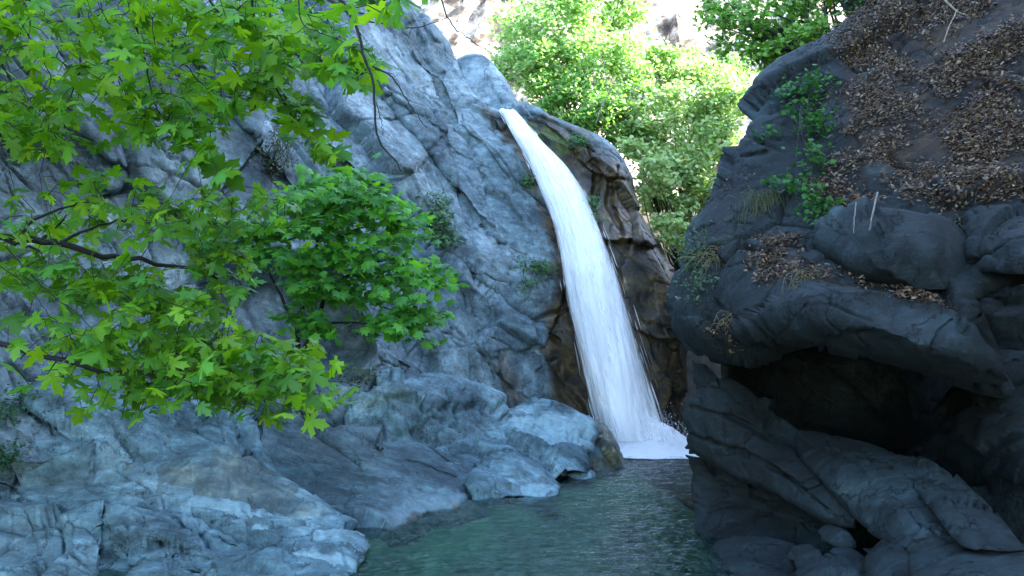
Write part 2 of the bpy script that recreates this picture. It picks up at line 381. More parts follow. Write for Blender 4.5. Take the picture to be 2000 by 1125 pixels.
# ------------------------------------------------------------------ left cliff
def fallrock(dx=.45): return [(960, 205, 18.1), (1005, 262, 17.8), (1050, 330, 17.35), (1100, 420, 17.0), (1130, 520, 16.7), (1160, 640, 16.3), (1190, 760, 15.95), (1220, 860, 15.8)]
tag(rock("cliff",
    top=[(-320, -160), (200, -160), (560, -160), (700, -110), (795, -5), (812, 28), (838, 48), (866, 88), (885, 118), (905, 150), (940, 180), (985, 205)],
    bot=[(-320, 930), (200, 930), (600, 900), (900, 880), (1200, 900)],
    right=[(985, 205), (1030, 262), (1076, 340), (1118, 430), (1142, 520), (1165, 640), (1190, 760), (1200, 900)],
    ctrl=[(-320, -160, 11), (0, 0, 12.2), (-320, 900, 6.8), (0, 500, 9.8), (0, 900, 8.2), (300, 300, 12.3), (300, 700, 10.8), (500, 50, 15.2), (500, 450, 13.0), (560, 720, 12.0),
          (700, 760, 12.9), (700, 300, 15.3), (800, 20, 18.2), (880, 118, 18.9), (800, 560, 14.6), (900, 330, 16.9), (850, 740, 14.2), (1000, 790, 15.0), (1000, 500, 16.2), (940, 180, 18.4)]+fallrock(),
    mat=GREY, curl=(60, 0, 0, 0), cf=(1.5, 1, 1, 1), dip=DIPL, amp=1.0, sharp=1.15, thick=2.0, step=3.2,
    mid=.5, fine=.8, dents=[([(360, 600), (420, 545), (540, 525), (640, 570), (690, 680), (660, 745), (520, 745), (420, 700)], 1.5, 60)],
    ledges=[([(640, 60), (690, 130), (740, 172), (790, 212), (835, 246)], (780, 120), .38, 90),
            ([(640, 290), (700, 338), (742, 374), (792, 346), (822, 316)], (720, 260), .45, 80),
            ([(770, 430), (880, 500), (960, 572), (1012, 612), (1090, 660), (1150, 705)], (880, 640), .40, 170),
            ([(125, 262), (165, 258), (200, 285), (228, 316), (262, 326)], (220, 230), .34, 60),
            ([(130, 362), (180, 372), (262, 372)], (200, 330), .2, 40), ([(0, 270), (40, 266), (80, 268)], (40, 230), .2, 40),
            ([(935, 440), (970, 475), (990, 505), (1010, 530)], (960, 520), .16, 50),
            ([(820, 30), (850, 80), (885, 118), (875, 140), (850, 110)], (890, 60), .2, 40),
            ([(975, 620), (960, 655), (945, 690), (965, 720)], (1010, 690), .18, 60),
            ([(600, 240), (640, 300), (690, 370)], (690, 260), .25, 60),
            ([(420, 200), (520, 300), (640, 420)], (600, 250), .2, 80),
            ([(610, 30), (700, 140), (800, 262), (905, 385), (1000, 480)], (850, 220), .20, 120), ([(742, 10), (850, 150), (950, 290), (1030, 400)], (960, 220), .15, 80), ([(690, 640), (800, 676), (900, 736), (975, 800)], (780, 740), .16, 90), ([(560, 360), (660, 480), (760, 600), (830, 700)], (640, 600), .16, 110)],
    cracks=[([(938, 440), (970, 478), (992, 515)], 4, .22), ([(970, 470), (1000, 480)], 5, .2), ([(1010, 605), (1035, 622), (1050, 640)], 6, .22),
            ([(1020, 590), (990, 560), (950, 540)], 4, .15), ([(650, 260), (720, 250), (800, 236)], 2.5, .10), ([(700, 530), (760, 520)], 3, .1),
            ([(790, 430), (880, 500), (1010, 612), (1095, 664)], 4, .22), ([(810, 330), (840, 400), (860, 470)], 3, .12), ([(980, 690), (975, 740), (1000, 760)], 3, .1)],
    masks=[(0, [(1040, 370), (1085, 420), (1125, 560), (1200, 780), (1200, 900), (1080, 800), (1060, 640), (1072, 520), (1050, 440)], 16, 1.0),
           (0, [(965, 715), (1000, 690), (1040, 800), (1080, 810), (960, 800)], 20, .75), (0, [(950, 190), (975, 205), (1060, 380), (1030, 360)], 10, .9),
           (2, [(860, 100), (960, 190), (1010, 330), (900, 260), (840, 150)], 50, .6), (2, [(900, 560), (1000, 640), (1040, 760), (960, 740), (800, 640)], 60, .45),
           (1, [(800, 140), (830, 150), (826, 175), (806, 165)], 10, .6)], seed=1, key="cliff"), kind="structure")

tag(rock("cliff",
    top=[(958, 214), (985, 196), (1010, 190), (1045, 200), (1085, 226), (1120, 242), (1160, 264), (1196, 296)],
    bot=[(1130, 900), (1200, 905), (1270, 905), (1345, 900)],
    left=[(958, 214), (1010, 330), (1060, 450), (1095, 600), (1120, 760), (1130, 900)],
    right=[(1196, 296), (1222, 340), (1232, 400), (1258, 446), (1282, 474), (1308, 520), (1328, 572), (1338, 650), (1340, 780), (1345, 900)],
    ctrl=[(1085, 226, 18.2), (1196, 296, 17.6), (1232, 400, 17.2), (1282, 474, 16.9), (1328, 572, 16.6), (1340, 780, 16.2), (1345, 900, 16.0), (1160, 400, 16.85), (1200, 480, 16.5), (1250, 560, 16.35), (1270, 700, 16.2)]+fallrock(),
    mat=GREY, curl=(26, 0, 0, 44), cf=(1.6, 1, 1, 1.6), mid=.6, dip=DIPL, amp=.6, thick=1.6, step=2.8, fscale=1.5,
    ledges=[([(1150, 455), (1190, 478), (1230, 470), (1285, 478)], (1210, 420), .26, 60), ([(1110, 300), (1160, 340), (1215, 350)], (1180, 290), .22, 50),
            ([(1240, 640), (1290, 668), (1335, 660)], (1290, 610), .2, 50), ([(1000, 215), (1060, 240), (1110, 290)], (1080, 225), .18, 40)],
    cracks=[([(1150, 300), (1165, 340), (1160, 400)], 4, .2), ([(1200, 330), (1190, 400), (1215, 460)], 4, .2), ([(1040, 225), (1100, 250), (1160, 300)], 4, .14)],
    masks=[(0, [(960, 222), (1060, 225), (1200, 300), (1360, 560), (1360, 920), (1100, 920), (1090, 600)], 20, 1.0), (1, [(1010, 222), (1050, 232), (1110, 290), (1090, 300), (1040, 260)], 14, .7),
           (1, [(1120, 330), (1150, 350), (1180, 430), (1150, 400)], 14, .5)], seed=2, key="chute"), kind="structure")
tag(rock("rock", top=[(876, 160), (884, 116), (905, 104), (935, 103), (968, 134), (998, 180), (1012, 206)], bot=[(880, 190), (930, 214), (975, 226), (1012, 222)],
    ctrl=[(880, 170, 19.0), (930, 120, 19.3), (930, 190, 18.5), (1000, 210, 18.2), (965, 150, 18.8)], mat=GREY, curl=(24, 5, 10, 16), amp=.55, step=2.0, dip=DIPL, fscale=2, seed=3,
    masks=[(2, [(880, 110), (960, 110), (960, 200), (880, 190)], 30, .6)]), "pale knob of rock above the lip of the waterfall", "rock")

# ------------------------------------------------------------------ left bank rocks
BANK = "bedrock humps along the left bank"
def bank(label, **kw):
    kw.setdefault("mat", GREYF); kw.setdefault("name", "rock_outcrop"); kw["amp"] = kw["amp"]*1.45; kw.setdefault("sharp", 1.2); kw.setdefault("fine", 1.7); return tag(rock(**kw), label, "rock", BANK)
bank("rounded grey rock beside the ivy in the far left corner of the bank", top=[(-60, 850), (15, 818), (50, 786), (110, 768), (180, 772), (230, 786), (300, 790), (370, 802)], bot=[(-60, 960), (60, 960), (150, 940), (260, 920), (370, 880)],
     ctrl=[(-60, 850, 9.0), (110, 768, 9.6), (300, 790, 9.8), (60, 850, 8.7), (150, 870, 8.6), (300, 850, 9.2), (-60, 960, 8.4), (370, 880, 9.4), (150, 940, 8.7)], curl=(36, 10, 30, 20), amp=.55, seed=4,
     ledges=[([(90, 790), (110, 830), (150, 860)], (180, 810), .12, 50)])
bank("broad fissured grey outcrop filling the near left bank", top=[(-120, 940), (0, 915), (30, 880), (90, 864), (200, 838), (270, 806), (330, 796), (380, 804), (440, 790), (500, 800)],
     bot=[(-120, 1330), (200, 1330), (500, 1320), (640, 1290)], right=[(500, 800), (506, 866), (560, 938), (620, 1000), (702, 1052), (690, 1100), (640, 1180), (640, 1290)],
     ctrl=[(-120, 940, 8.3), (0, 915, 8.6), (200, 838, 9.3), (330, 800, 9.8), (440, 790, 10.2), (500, 800, 10.3), (0, 1010, 7.9), (0, 1125, 7.15), (200, 1000, 8.1), (200, 1125, 7.2), (350, 900, 9.0), (350, 985, 8.3),
           (500, 900, 9.5), (560, 938, 9.4), (620, 1000, 8.95), (702, 1052, 8.45), (520, 1020, 8.4), (450, 1125, 7.1), (650, 1125, 7.1), (640, 1290, 5.8), (200, 1330, 6.0), (500, 1320, 5.9)],
     curl=(40, 0, 0, 22), cf=(1.3, 1, 1, .8), amp=.5, thick=2.0, seed=5, step=3.2, fscale=1.5,
     cracks=[([(40, 900), (100, 890), (150, 910)], 3, .1)], masks=[(2, [(280, 985), (480, 985), (700, 1050), (660, 1110), (400, 1010)], 30, .7), (2, [(100, 880), (300, 860), (300, 940), (60, 960)], 50, .35)])
bank("brown weathered wedge of rock in the middle of the left bank", top=[(262, 930), (300, 918), (340, 900), (390, 880), (440, 892), (520, 932), (590, 985), (640, 1030), (672, 1048)], bot=[(275, 962), (350, 990), (430, 1000), (520, 1012), (600, 1042), (672, 1056)],
     ctrl=[(262, 930, 8.7), (340, 900, 8.9), (390, 880, 9.0), (520, 932, 9.1), (640, 1030, 8.5), (672, 1052, 8.4), (340, 945, 8.35), (430, 940, 8.45), (520, 985, 8.4), (350, 990, 8.35), (520, 1012, 8.45), (600, 1042, 8.4)], curl=(22, 6, 14, 10), amp=.36, seed=51, fscale=1.6, step=2.8,
     masks=[(0, [(270, 925), (400, 890), (480, 915), (600, 1000), (640, 1050), (520, 1010), (340, 980)], 24, .62)])
bank("pale smooth ridge sloping from the bank down to the water's edge", top=[(222, 1010), (250, 985), (300, 978), (400, 974), (480, 984), (550, 1008), (610, 1036), (660, 1045), (704, 1056)], bot=[(240, 1075), (340, 1110), (450, 1135), (560, 1150), (650, 1140), (700, 1110)],
     ctrl=[(222, 1010, 8.0), (300, 978, 8.3), (400, 974, 8.35), (480, 984, 8.35), (610, 1036, 8.2), (704, 1058, 8.25), (300, 1020, 7.75), (430, 1030, 7.75), (560, 1080, 7.5), (240, 1075, 7.5), (450, 1135, 6.95), (650, 1130, 7.0), (700, 1105, 7.35)], curl=(24, 8, 20, 10), amp=.42, seed=52, fscale=1.6, step=2.8,
     ledges=[([(300, 1010), (380, 1020), (460, 1050), (520, 1070), (600, 1080)], (420, 1000), .12, 40), ([(420, 1000), (500, 1020), (570, 1050)], (520, 1000), .10, 30), ([(330, 1060), (420, 1090), (520, 1110)], (420, 1060), .12, 40)],
     masks=[(2, [(250, 985), (480, 985), (700, 1055), (660, 1110), (560, 1060), (400, 1010)], 20, .9), (2, [(560, 1080), (690, 1080), (660, 1130), (560, 1130)], 16, .8)])
bank("blocky grey mass left of the black vertical crack in the near bank", top=[(-120, 1030), (0, 1002), (60, 1014), (130, 1006), (180, 976), (204, 966), (212, 980)], bot=[(-120, 1330), (60, 1330), (205, 1330)], right=[(212, 980), (208, 1020), (212, 1060), (206, 1100), (205, 1330)],
     ctrl=[(-120, 1030, 7.7), (60, 1014, 7.8), (204, 970, 8.0), (0, 1080, 7.15), (120, 1060, 7.3), (200, 1040, 7.5), (60, 1125, 6.95), (200, 1125, 7.0), (-120, 1330, 5.8), (205, 1330, 5.9)], curl=(24, 0, 0, 14), cf=(.6, 1, 1, 2.2), amp=.42, seed=53, fscale=1.6, step=2.8,
     ledges=[([(0, 1100), (60, 1080), (140, 1070), (200, 1040)], (100, 1110), .10, 40)], cracks=[([(130, 1010), (128, 1060), (135, 1090)], 3, .12), ([(50, 1020), (60, 1060)], 2.5, .08), ([(70, 1125), (62, 1080)], 3, .1)])
bank("cracked grey mass right of the black vertical crack, cut by the bottom edge", top=[(226, 1000), (260, 1004), (300, 1010), (360, 1050), (440, 1082), (500, 1110), (560, 1150)], bot=[(228, 1330), (400, 1330), (560, 1330)], left=[(226, 1000), (228, 1040), (224, 1085), (228, 1330)],
     ctrl=[(226, 1000, 7.7), (300, 1010, 7.75), (440, 1082, 7.4), (560, 1150, 6.8), (240, 1060, 7.3), (320, 1060, 7.25), (240, 1125, 6.9), (400, 1125, 6.85), (228, 1330, 5.8), (560, 1330, 5.7)], curl=(18, 0, 14, 10), cf=(1, 1, 2.2, 1), amp=.46, seed=54, fscale=1.8, step=2.8,
     cracks=[([(280, 1030), (310, 1070), (320, 1125)], 3, .1), ([(230, 1110), (300, 1080), (350, 1075)], 3, .1)], masks=[(2, [(230, 1005), (300, 1015), (320, 1060), (240, 1060)], 16, .5)])
bank("block of grey rock with parallel cracks at the crest of the left bank", top=[(372, 830), (400, 800), (440, 778), (470, 774), (500, 790), (510, 812)], bot=[(380, 884), (420, 905), (470, 915), (518, 905)],
     ctrl=[(372, 830, 9.6), (440, 778, 10.2), (500, 790, 10.3), (400, 860, 9.2), (450, 840, 9.4), (490, 860, 9.6), (380, 884, 9.2), (470, 915, 9.1), (518, 905, 9.6)], curl=(18, 8, 16, 10), amp=.4, seed=55, fscale=1.8, step=2.6,
     cracks=[([(410, 800), (425, 845), (430, 870)], 3, .12), ([(440, 790), (465, 830), (490, 870)], 3, .12)])
bank("long grey hump running across the upper left bank", top=[(150, 905), (190, 868), (230, 846), (270, 818), (310, 812), (340, 830), (372, 870)], bot=[(160, 975), (220, 965), (270, 940), (320, 925), (372, 900)],
     ctrl=[(150, 905, 8.7), (230, 846, 9.2), (310, 812, 9.6), (372, 870, 9.3), (240, 900, 8.6), (300, 870, 8.9), (160, 975, 8.2), (270, 940, 8.5), (372, 900, 9.0)], curl=(20, 10, 18, 14), amp=.42, seed=56, fscale=1.6, step=2.8,
     masks=[(0, [(200, 850), (250, 850), (290, 915), (240, 925)], 14, .6)], cracks=[([(300, 830), (300, 870)], 3, .1)])
bank("low grey block at the left edge under the rounded rock", top=[(-100, 960), (0, 918), (30, 895), (80, 888), (130, 905), (155, 940)], bot=[(-100, 1040), (20, 1030), (90, 1020), (150, 1000)],
     ctrl=[(-100, 960, 8.1), (30, 895, 8.7), (130, 905, 8.7), (60, 950, 8.2), (-100, 1040, 7.6), (90, 1020, 7.85), (150, 1000, 8.0)], curl=(22, 8, 0, 16), amp=.42, seed=57, fscale=1.6, step=2.8, cracks=[([(40, 920), (90, 925), (110, 950)], 3, .1)])
bank("dark sloping slab running down to the pool edge", mat=GREYD, mid=.6, top=[(480, 800), (520, 776), (560, 800), (640, 832), (720, 850), (790, 838), (840, 850), (900, 885), (960, 915), (1012, 945)],
     bot=[(540, 1040), (620, 1085), (700, 1098), (780, 1068), (860, 1040), (950, 1012), (1012, 990)],
     ctrl=[(480, 800, 10.6), (560, 800, 11.0), (720, 850, 11.4), (840, 850, 11.9), (1012, 945, 11.3), (540, 1040, 8.9), (700, 1098, 8.35), (860, 1040, 9.7), (700, 1038, 8.65), (780, 1012, 9.3), (860, 991, 9.95), (950, 970, 10.7), (1010, 962, 11.0), (650, 930, 10.0), (800, 930, 10.6), (900, 940, 10.9)],
     curl=(26, 0, 20, 14), amp=.5, seed=6, ledges=[([(640, 850), (720, 880), (800, 910), (880, 960)], (680, 930), .14, 70), ([(520, 800), (505, 850), (520, 920)], (560, 860), .16, 40), ([(770, 880), (850, 900), (930, 950)], (900, 880), .12, 40)],
     cracks=[([(840, 860), (880, 900), (905, 930)], 3, .14), ([(900, 960), (920, 925), (950, 915)], 3, .1)], masks=[(2, [(690, 1010), (860, 960), (1010, 955), (1010, 975), (860, 1000), (700, 1050)], 14, .8), (0, [(640, 1054), (700, 1036), (780, 1010), (860, 988), (1012, 960), (1012, 1010), (860, 1050), (700, 1110), (600, 1080)], 5, .95), (0, [(520, 800), (760, 850), (760, 940), (560, 930)], 50, .35)])
bank("ridge of blue grey rock below the cliff, behind the dark slab", top=[(655, 810), (680, 756), (735, 728), (800, 712), (850, 708), (900, 724), (950, 750), (992, 772), (1006, 800)], bot=[(650, 880), (740, 890), (830, 880), (920, 865), (1000, 850)],
     ctrl=[(655, 810, 12.0), (735, 728, 12.6), (850, 708, 13.2), (1000, 780, 13.6), (700, 830, 11.7), (820, 790, 12.2), (930, 800, 12.8), (650, 880, 11.4), (830, 880, 11.9), (1000, 850, 12.8)], curl=(32, 0, 24, 20), amp=.6, seed=7, fscale=1.3,
     ledges=[([(700, 770), (780, 760), (850, 790), (900, 770)], (780, 730), .12, 50)], cracks=[([(700, 800), (760, 770), (830, 770)], 4, .14), ([(905, 760), (930, 745), (960, 742)], 3, .1)], masks=[(2, [(800, 712), (960, 750), (990, 800), (880, 760), (780, 740)], 30, .5)])
bank("low hump of grey rock between the ridge and the pale boulder", top=[(830, 880), (850, 850), (890, 834), (930, 832), (965, 846), (1010, 834), (1060, 846), (1100, 876), (1120, 910)], bot=[(840, 950), (940, 950), (1020, 950), (1120, 940)],
     ctrl=[(830, 880, 11.8), (900, 834, 12.5), (1010, 834, 12.9), (1100, 876, 12.9), (860, 920, 11.2), (960, 900, 11.7), (1060, 900, 12.2), (840, 950, 11.0), (1120, 940, 12.2), (1000, 950, 11.3)], curl=(24, 0, 14, 14), amp=.45, seed=8,
     ledges=[([(950, 846), (970, 866), (1000, 880), (1060, 900)], (1030, 850), .12, 40)])
bank("small dome of grey rock just above the waterline", top=[(925, 920), (940, 888), (970, 876), (1012, 880), (1050, 900), (1085, 925), (1100, 944)], bot=[(930, 985), (1000, 975), (1050, 964), (1100, 950)],
     ctrl=[(925, 920, 11.1), (970, 876, 11.7), (1050, 900, 11.7), (1100, 946, 11.55), (1000, 930, 11.1), (930, 985, 10.4), (1050, 964, 11.0)], curl=(22, 0, 14, 10), amp=.35, seed=9, masks=[(2, [(940, 880), (1020, 880), (1090, 930), (1000, 900)], 14, .6), (0, [(1000, 940), (1100, 920), (1100, 950), (1000, 970)], 12, .5)])
bank("pale domed boulder with a wet brown end at the foot of the waterfall", name="boulder", top=[(955, 860), (985, 806), (1010, 780), (1040, 777), (1075, 780), (1120, 790), (1160, 806), (1192, 818), (1210, 846), (1219, 888)], bot=[(1000, 930), (1060, 945), (1120, 940), (1180, 928), (1219, 915)],
     ctrl=[(955, 860, 12.7), (1040, 777, 14.0), (1160, 806, 14.2), (1219, 890, 13.9), (1060, 850, 12.8), (1140, 860, 13.0), (1190, 890, 13.2), (1000, 930, 12.1), (1120, 930, 12.35), (1219, 912, 13.4)], curl=(34, 0, 20, 30), cf=(1.3, 1, 1, 1.3), amp=.42, seed=10,
     cracks=[([(985, 806), (1030, 812), (1060, 790)], 3, .14), ([(1020, 832), (1045, 800), (1035, 780)], 3, .12), ([(985, 850), (1020, 830)], 3, .12), ([(1035, 815), (1050, 850), (1020, 870)], 3, .1)],
     masks=[(0, [(1168, 800), (1235, 820), (1235, 930), (1130, 935), (1125, 905), (1175, 890)], 8, 1.0), (2, [(990, 790), (1120, 790), (1165, 830), (1170, 880), (1080, 900), (1010, 840)], 20, .8)])
for i, (lab, t, b, d) in enumerate([("flat pale stone lying half in the pool below the small dome", [(990, 958), (1006, 948), (1040, 940), (1075, 943), (1092, 952)], [(992, 985), (1040, 985), (1092, 966)], wd(966)),
                                    ("small round stone tucked under the pale domed boulder", [(1072, 915), (1080, 900), (1098, 898), (1116, 905), (1124, 920)], [(1076, 940), (1100, 938), (1122, 930)], wd(930)),
                                    ("low pale stone on the waterline before the wet boulder end", [(1106, 926), (1125, 914), (1150, 914), (1164, 924)], [(1108, 945), (1140, 940), (1162, 935)], wd(933)),
                                    ("thin pale shelf of rock touching the pool at the near bank corner", [(590, 1030), (640, 1036), (690, 1036), (712, 1046)], [(600, 1085), (660, 1078), (714, 1060)], wd(1056)),
                                    ("pale stone at the bottom edge of the near left bank", [(560, 1085), (620, 1062), (670, 1066), (700, 1090)], [(560, 1180), (640, 1180), (690, 1150)], wd(1120))]):
    c = np.array(t+b).mean(0)
    bank(lab, name="stone", top=t, bot=b, ctrl=[(*t[0], d+.1), (*t[-1], d+.15), (*t[len(t)//2], d+.25), (*c, d-.05), (*b[0], d-.1), (*b[-1], d), (*b[1], d-.15)], curl=(10, 4, 8, 8), cf=(1.6, 1, 1.5, 1.5), amp=.16, step=1.8, thick=.5, fscale=2, seed=20+i,
         masks=[(2, t+b[::-1], 8, .8)])

# ------------------------------------------------------------------ right side: overhanging mass, cave, slabs
def rr(label, **kw):
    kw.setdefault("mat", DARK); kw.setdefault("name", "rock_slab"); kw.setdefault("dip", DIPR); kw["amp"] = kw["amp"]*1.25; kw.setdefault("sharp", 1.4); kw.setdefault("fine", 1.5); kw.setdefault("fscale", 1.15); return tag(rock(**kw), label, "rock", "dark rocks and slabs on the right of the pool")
rr("huge dark overhanging rock mass with leaf litter on top, right of the pool", name="rock_overhang",
   top=[(1700, -120), (1900, -120), (2200, -120)], left=[(1700, -120), (1668, 20), (1610, 90), (1530, 140), (1490, 180), (1456, 236), (1434, 300), (1402, 368), (1362, 440), (1346, 520), (1332, 590), (1340, 650)],
   bot=[(1340, 648), (1400, 660), (1470, 672), (1560, 646), (1650, 664), (1740, 698), (1830, 722), (1900, 740), (1962, 748)], right=[(2200, -120), (2200, 200), (2190, 430), (2000, 520), (1890, 575), (1890, 610), (1915, 660), (1945, 700), (1962, 748)],
   ctrl=[(1700, -120, 11.5), (2200, -120, 9.5), (1610, 90, 10.4), (1456, 236, 9.7), (1402, 368, 9.3), (1346, 520, 8.9), (1340, 650, 8.6), (1560, 300, 9.0), (1700, 200, 9.0), (1900, 100, 8.7), (1900, 300, 7.6), (2000, 400, 6.7), (1550, 480, 7.9), (1700, 500, 7.1), (1800, 560, 6.6),
         (1450, 560, 8.0), (1560, 620, 6.9), (1700, 640, 6.3), (1850, 660, 5.9), (2200, 400, 6.0), (2200, 760, 5.6), (1470, 690, 7.6), (1900, 742, 6.0)],
   curl=(0, 60, 70, 26), cf=(1, 3.0, 1.3, 1.6), amp=.46, thick=5.0, back=.95, fscale=1.0, step=3.4, seed=30, key="overhang",
   ledges=[([(1340, 610), (1420, 640), (1500, 600), (1600, 575), (1720, 560), (1840, 590)], (1600, 620), .4, 70), ([(1370, 470), (1470, 480), (1560, 500)], (1450, 520), .2, 60), ([(1460, 640), (1530, 660), (1600, 640), (1700, 650), (1780, 690), (1900, 720)], (1700, 600), .2, 50)],
   cracks=[([(1470, 610), (1500, 640), (1560, 600)], 4, .2), ([(1450, 300), (1500, 290)], 3, .14), ([(1800, 690), (1830, 640), (1850, 620)], 3, .1)],
   masks=[(1, [(1350, 400), (1450, 330), (1500, 420), (1400, 560), (1340, 560)], 40, .35), (0, [(1640, 100), (1700, -60), (2200, -60), (2200, 425), (1960, 420), (1800, 400), (1620, 360), (1660, 250)], 40, .9), (0, [(1480, 470), (1560, 470), (1640, 560), (1860, 600), (1490, 560)], 14, .8), (2, [(1600, 578), (1850, 605), (1910, 660), (1700, 640), (1560, 612)], 18, .4), (2, [(1700, 120), (1770, 130), (1760, 180), (1690, 190)], 12, .6), (2, [(1890, 230), (2000, 240), (2000, 300), (1900, 290)], 16, .5), (2, [(1680, 330), (1830, 335), (1830, 360), (1690, 365)], 10, .6)])
rr("oval dark boulder in the overhang, under the bleached hanging root", name="boulder", top=[(1612, 470), (1640, 428), (1700, 412), (1780, 416), (1850, 430), (1890, 470)], bot=[(1616, 478), (1665, 520), (1740, 548), (1820, 566), (1880, 560), (1892, 520)],
   ctrl=[(1612, 470, 7.3), (1700, 412, 7.2), (1890, 480, 6.6), (1740, 480, 6.5), (1820, 500, 6.3), (1740, 548, 6.7), (1840, 560, 6.4), (1660, 500, 6.9)], curl=(14, 18, 12, 14), cf=(1, 2.2, 1.6, 1.6), amp=.42, thick=1.0, seed=31)
rr("flat topped dark block at the right edge above the black gap", name="boulder", top=[(1896, 450), (1915, 428), (1990, 418), (2100, 420)], bot=[(1900, 510), (1940, 526), (2010, 530), (2100, 530)], ctrl=[(1896, 450, 6.6), (2100, 420, 6.2), (1990, 470, 5.9), (1940, 526, 6.1), (2100, 530, 5.7), (1990, 418, 6.4)], curl=(9, 14, 10, 0), amp=.36, thick=1.0, seed=32)
rr("thin dark ledge under the flat topped block at the right edge", top=[(1866, 570), (1900, 545), (1980, 534), (2100, 536)], bot=[(1872, 592), (1930, 596), (2000, 590), (2100, 590)], ctrl=[(1866, 570, 6.5), (2100, 536, 5.9), (1980, 565, 5.9), (1930, 596, 6.2), (2100, 590, 5.6)], curl=(12, 16, 12, 0), amp=.25, thick=1.0, seed=33)
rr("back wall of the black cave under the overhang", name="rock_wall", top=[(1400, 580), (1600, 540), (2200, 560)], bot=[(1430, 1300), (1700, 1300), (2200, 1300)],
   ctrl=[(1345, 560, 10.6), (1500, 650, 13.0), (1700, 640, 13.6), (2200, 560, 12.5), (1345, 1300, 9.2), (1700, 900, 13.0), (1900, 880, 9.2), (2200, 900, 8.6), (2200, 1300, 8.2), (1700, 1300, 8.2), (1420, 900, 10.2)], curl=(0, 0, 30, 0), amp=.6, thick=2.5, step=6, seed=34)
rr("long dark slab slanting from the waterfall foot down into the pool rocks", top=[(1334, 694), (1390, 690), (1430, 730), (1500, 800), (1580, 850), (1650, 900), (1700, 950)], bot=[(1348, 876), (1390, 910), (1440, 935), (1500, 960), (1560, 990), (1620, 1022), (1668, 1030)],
   left=[(1334, 694), (1330, 760), (1338, 820), (1348, 876)], mid=.55, ctrl=[(1334, 694, 9.50), (1390, 690, 9.30), (1338, 820, 9.10), (1420, 800, 8.50), (1390, 910, 8.70), (1500, 800, 8.90), (1500, 900, 7.80), (1500, 960, 7.90), (1600, 960, 7.20), (1660, 1026, 6.90), (1650, 900, 7.70), (1580, 850, 8.40), (1700, 950, 7.20)],
   curl=(10, 14, 20, 8), cf=(.8, 2.4, 1.3, 1.4), amp=.42, seed=35, ledges=[([(1335, 770), (1400, 800), (1480, 840), (1560, 880)], (1400, 860), .14, 60)], cracks=[([(1335, 752), (1420, 756)], 2.5, .08), ([(1335, 790), (1430, 815), (1540, 860), (1650, 925)], 4, .2), ([(1350, 850), (1440, 875), (1530, 925), (1620, 1000)], 4, .18), ([(1545, 935), (1575, 968), (1610, 948)], 5, .2)])
rr("recessed dark rock at the waterline below the long slab", top=[(1350, 884), (1400, 905), (1500, 950), (1620, 1010)], bot=[(1362, 1060), (1440, 1070), (1520, 1070), (1640, 1080)], left=[(1350, 884), (1359, 925), (1348, 962), (1364, 1000), (1353, 1026), (1378, 1075)],
   ctrl=[(1350, 884, 9.1), (1352, 980, 9.0), (1362, 1050, 8.55), (1400, 905, 9.2), (1430, 980, 8.8), (1500, 950, 8.8), (1520, 1050, 8.2), (1620, 1010, 8.0), (1640, 1080, 7.6)], curl=(0, 0, 26, 0), amp=.5, seed=36, fscale=1.5)
rr("second slanting slab split from the long slab by a black crack", top=[(1545, 842), (1620, 848), (1700, 862), (1760, 885), (1830, 960), (1880, 1050)], bot=[(1575, 905), (1620, 955), (1660, 1000), (1695, 1040), (1735, 1070), (1800, 1088)],
   mid=.4, ctrl=[(1545, 842, 8.38), (1700, 862, 7.68), (1760, 885, 7.38), (1880, 1050, 5.78), (1640, 930, 6.98), (1730, 1000, 6.28), (1800, 1086, 5.68), (1660, 1000, 6.78), (1740, 940, 6.68), (1810, 1010, 5.98)], curl=(8, 12, 10, 8), cf=(.8, 2.2, 1.4, 1.4), amp=.26, fine=.9, seed=37, masks=[(2, [(1700, 930), (1780, 940), (1850, 1050), (1760, 1060)], 18, .6)], cracks=[([(1690, 880), (1750, 950), (1830, 1050)], 4, .16), ([(1620, 870), (1690, 920), (1740, 990)], 3, .12)])
rr("third slanting slab, beside the second one, nearest the black gap", top=[(1735, 888), (1800, 890), (1860, 920), (1920, 975), (1970, 1030), (2000, 1068)], bot=[(1755, 915), (1810, 985), (1850, 1040), (1880, 1070), (1940, 1078), (2000, 1076)],
   mid=.4, ctrl=[(1735, 888, 7.38), (1860, 920, 6.68), (1970, 1030, 5.68), (2000, 1072, 5.28), (1810, 985, 6.08), (1870, 1066, 5.38), (1880, 990, 5.98), (1940, 1078, 5.18)], curl=(12, 12, 10, 10), cf=(.7, 1.2, 1, 1), amp=.26, fine=.7, seed=38, masks=[(2, [(1760, 890), (1860, 920), (2000, 1075), (1880, 1070)], 16, .55)], ledges=[([(1830, 960), (1880, 1010), (1920, 1040)], (1850, 1020), .1, 30)])
rr("large smooth boulder cut by the bottom right corner", name="boulder", top=[(1778, 1084), (1830, 1074), (1900, 1062), (1990, 1072), (2150, 1090)], bot=[(1800, 1260), (1950, 1260), (2150, 1260)], mid=.5, ctrl=[(1778, 1084, 5.80), (1900, 1062, 5.70), (2150, 1090, 5.10), (1900, 1120, 5.00), (2050, 1140, 4.80), (1800, 1260, 4.40), (2150, 1260, 4.10)], curl=(16, 0, 12, 0), amp=.36, seed=39, masks=[(2, [(1780, 1070), (2150, 1070), (2150, 1200), (1800, 1200)], 20, .5)])
rr("narrow tilted slab wedged left of the corner boulder", top=[(1660, 1046), (1700, 1040), (1745, 1040), (1785, 1085), (1830, 1180)], bot=[(1680, 1085), (1715, 1130), (1745, 1200), (1780, 1250)], ctrl=[(1660, 1046, 6.7), (1745, 1040, 6.4), (1785, 1085, 5.9), (1830, 1180, 5.2), (1715, 1130, 5.8), (1780, 1250, 4.9), (1740, 1090, 5.9)], curl=(16, 14, 14, 14), amp=.28, seed=40)
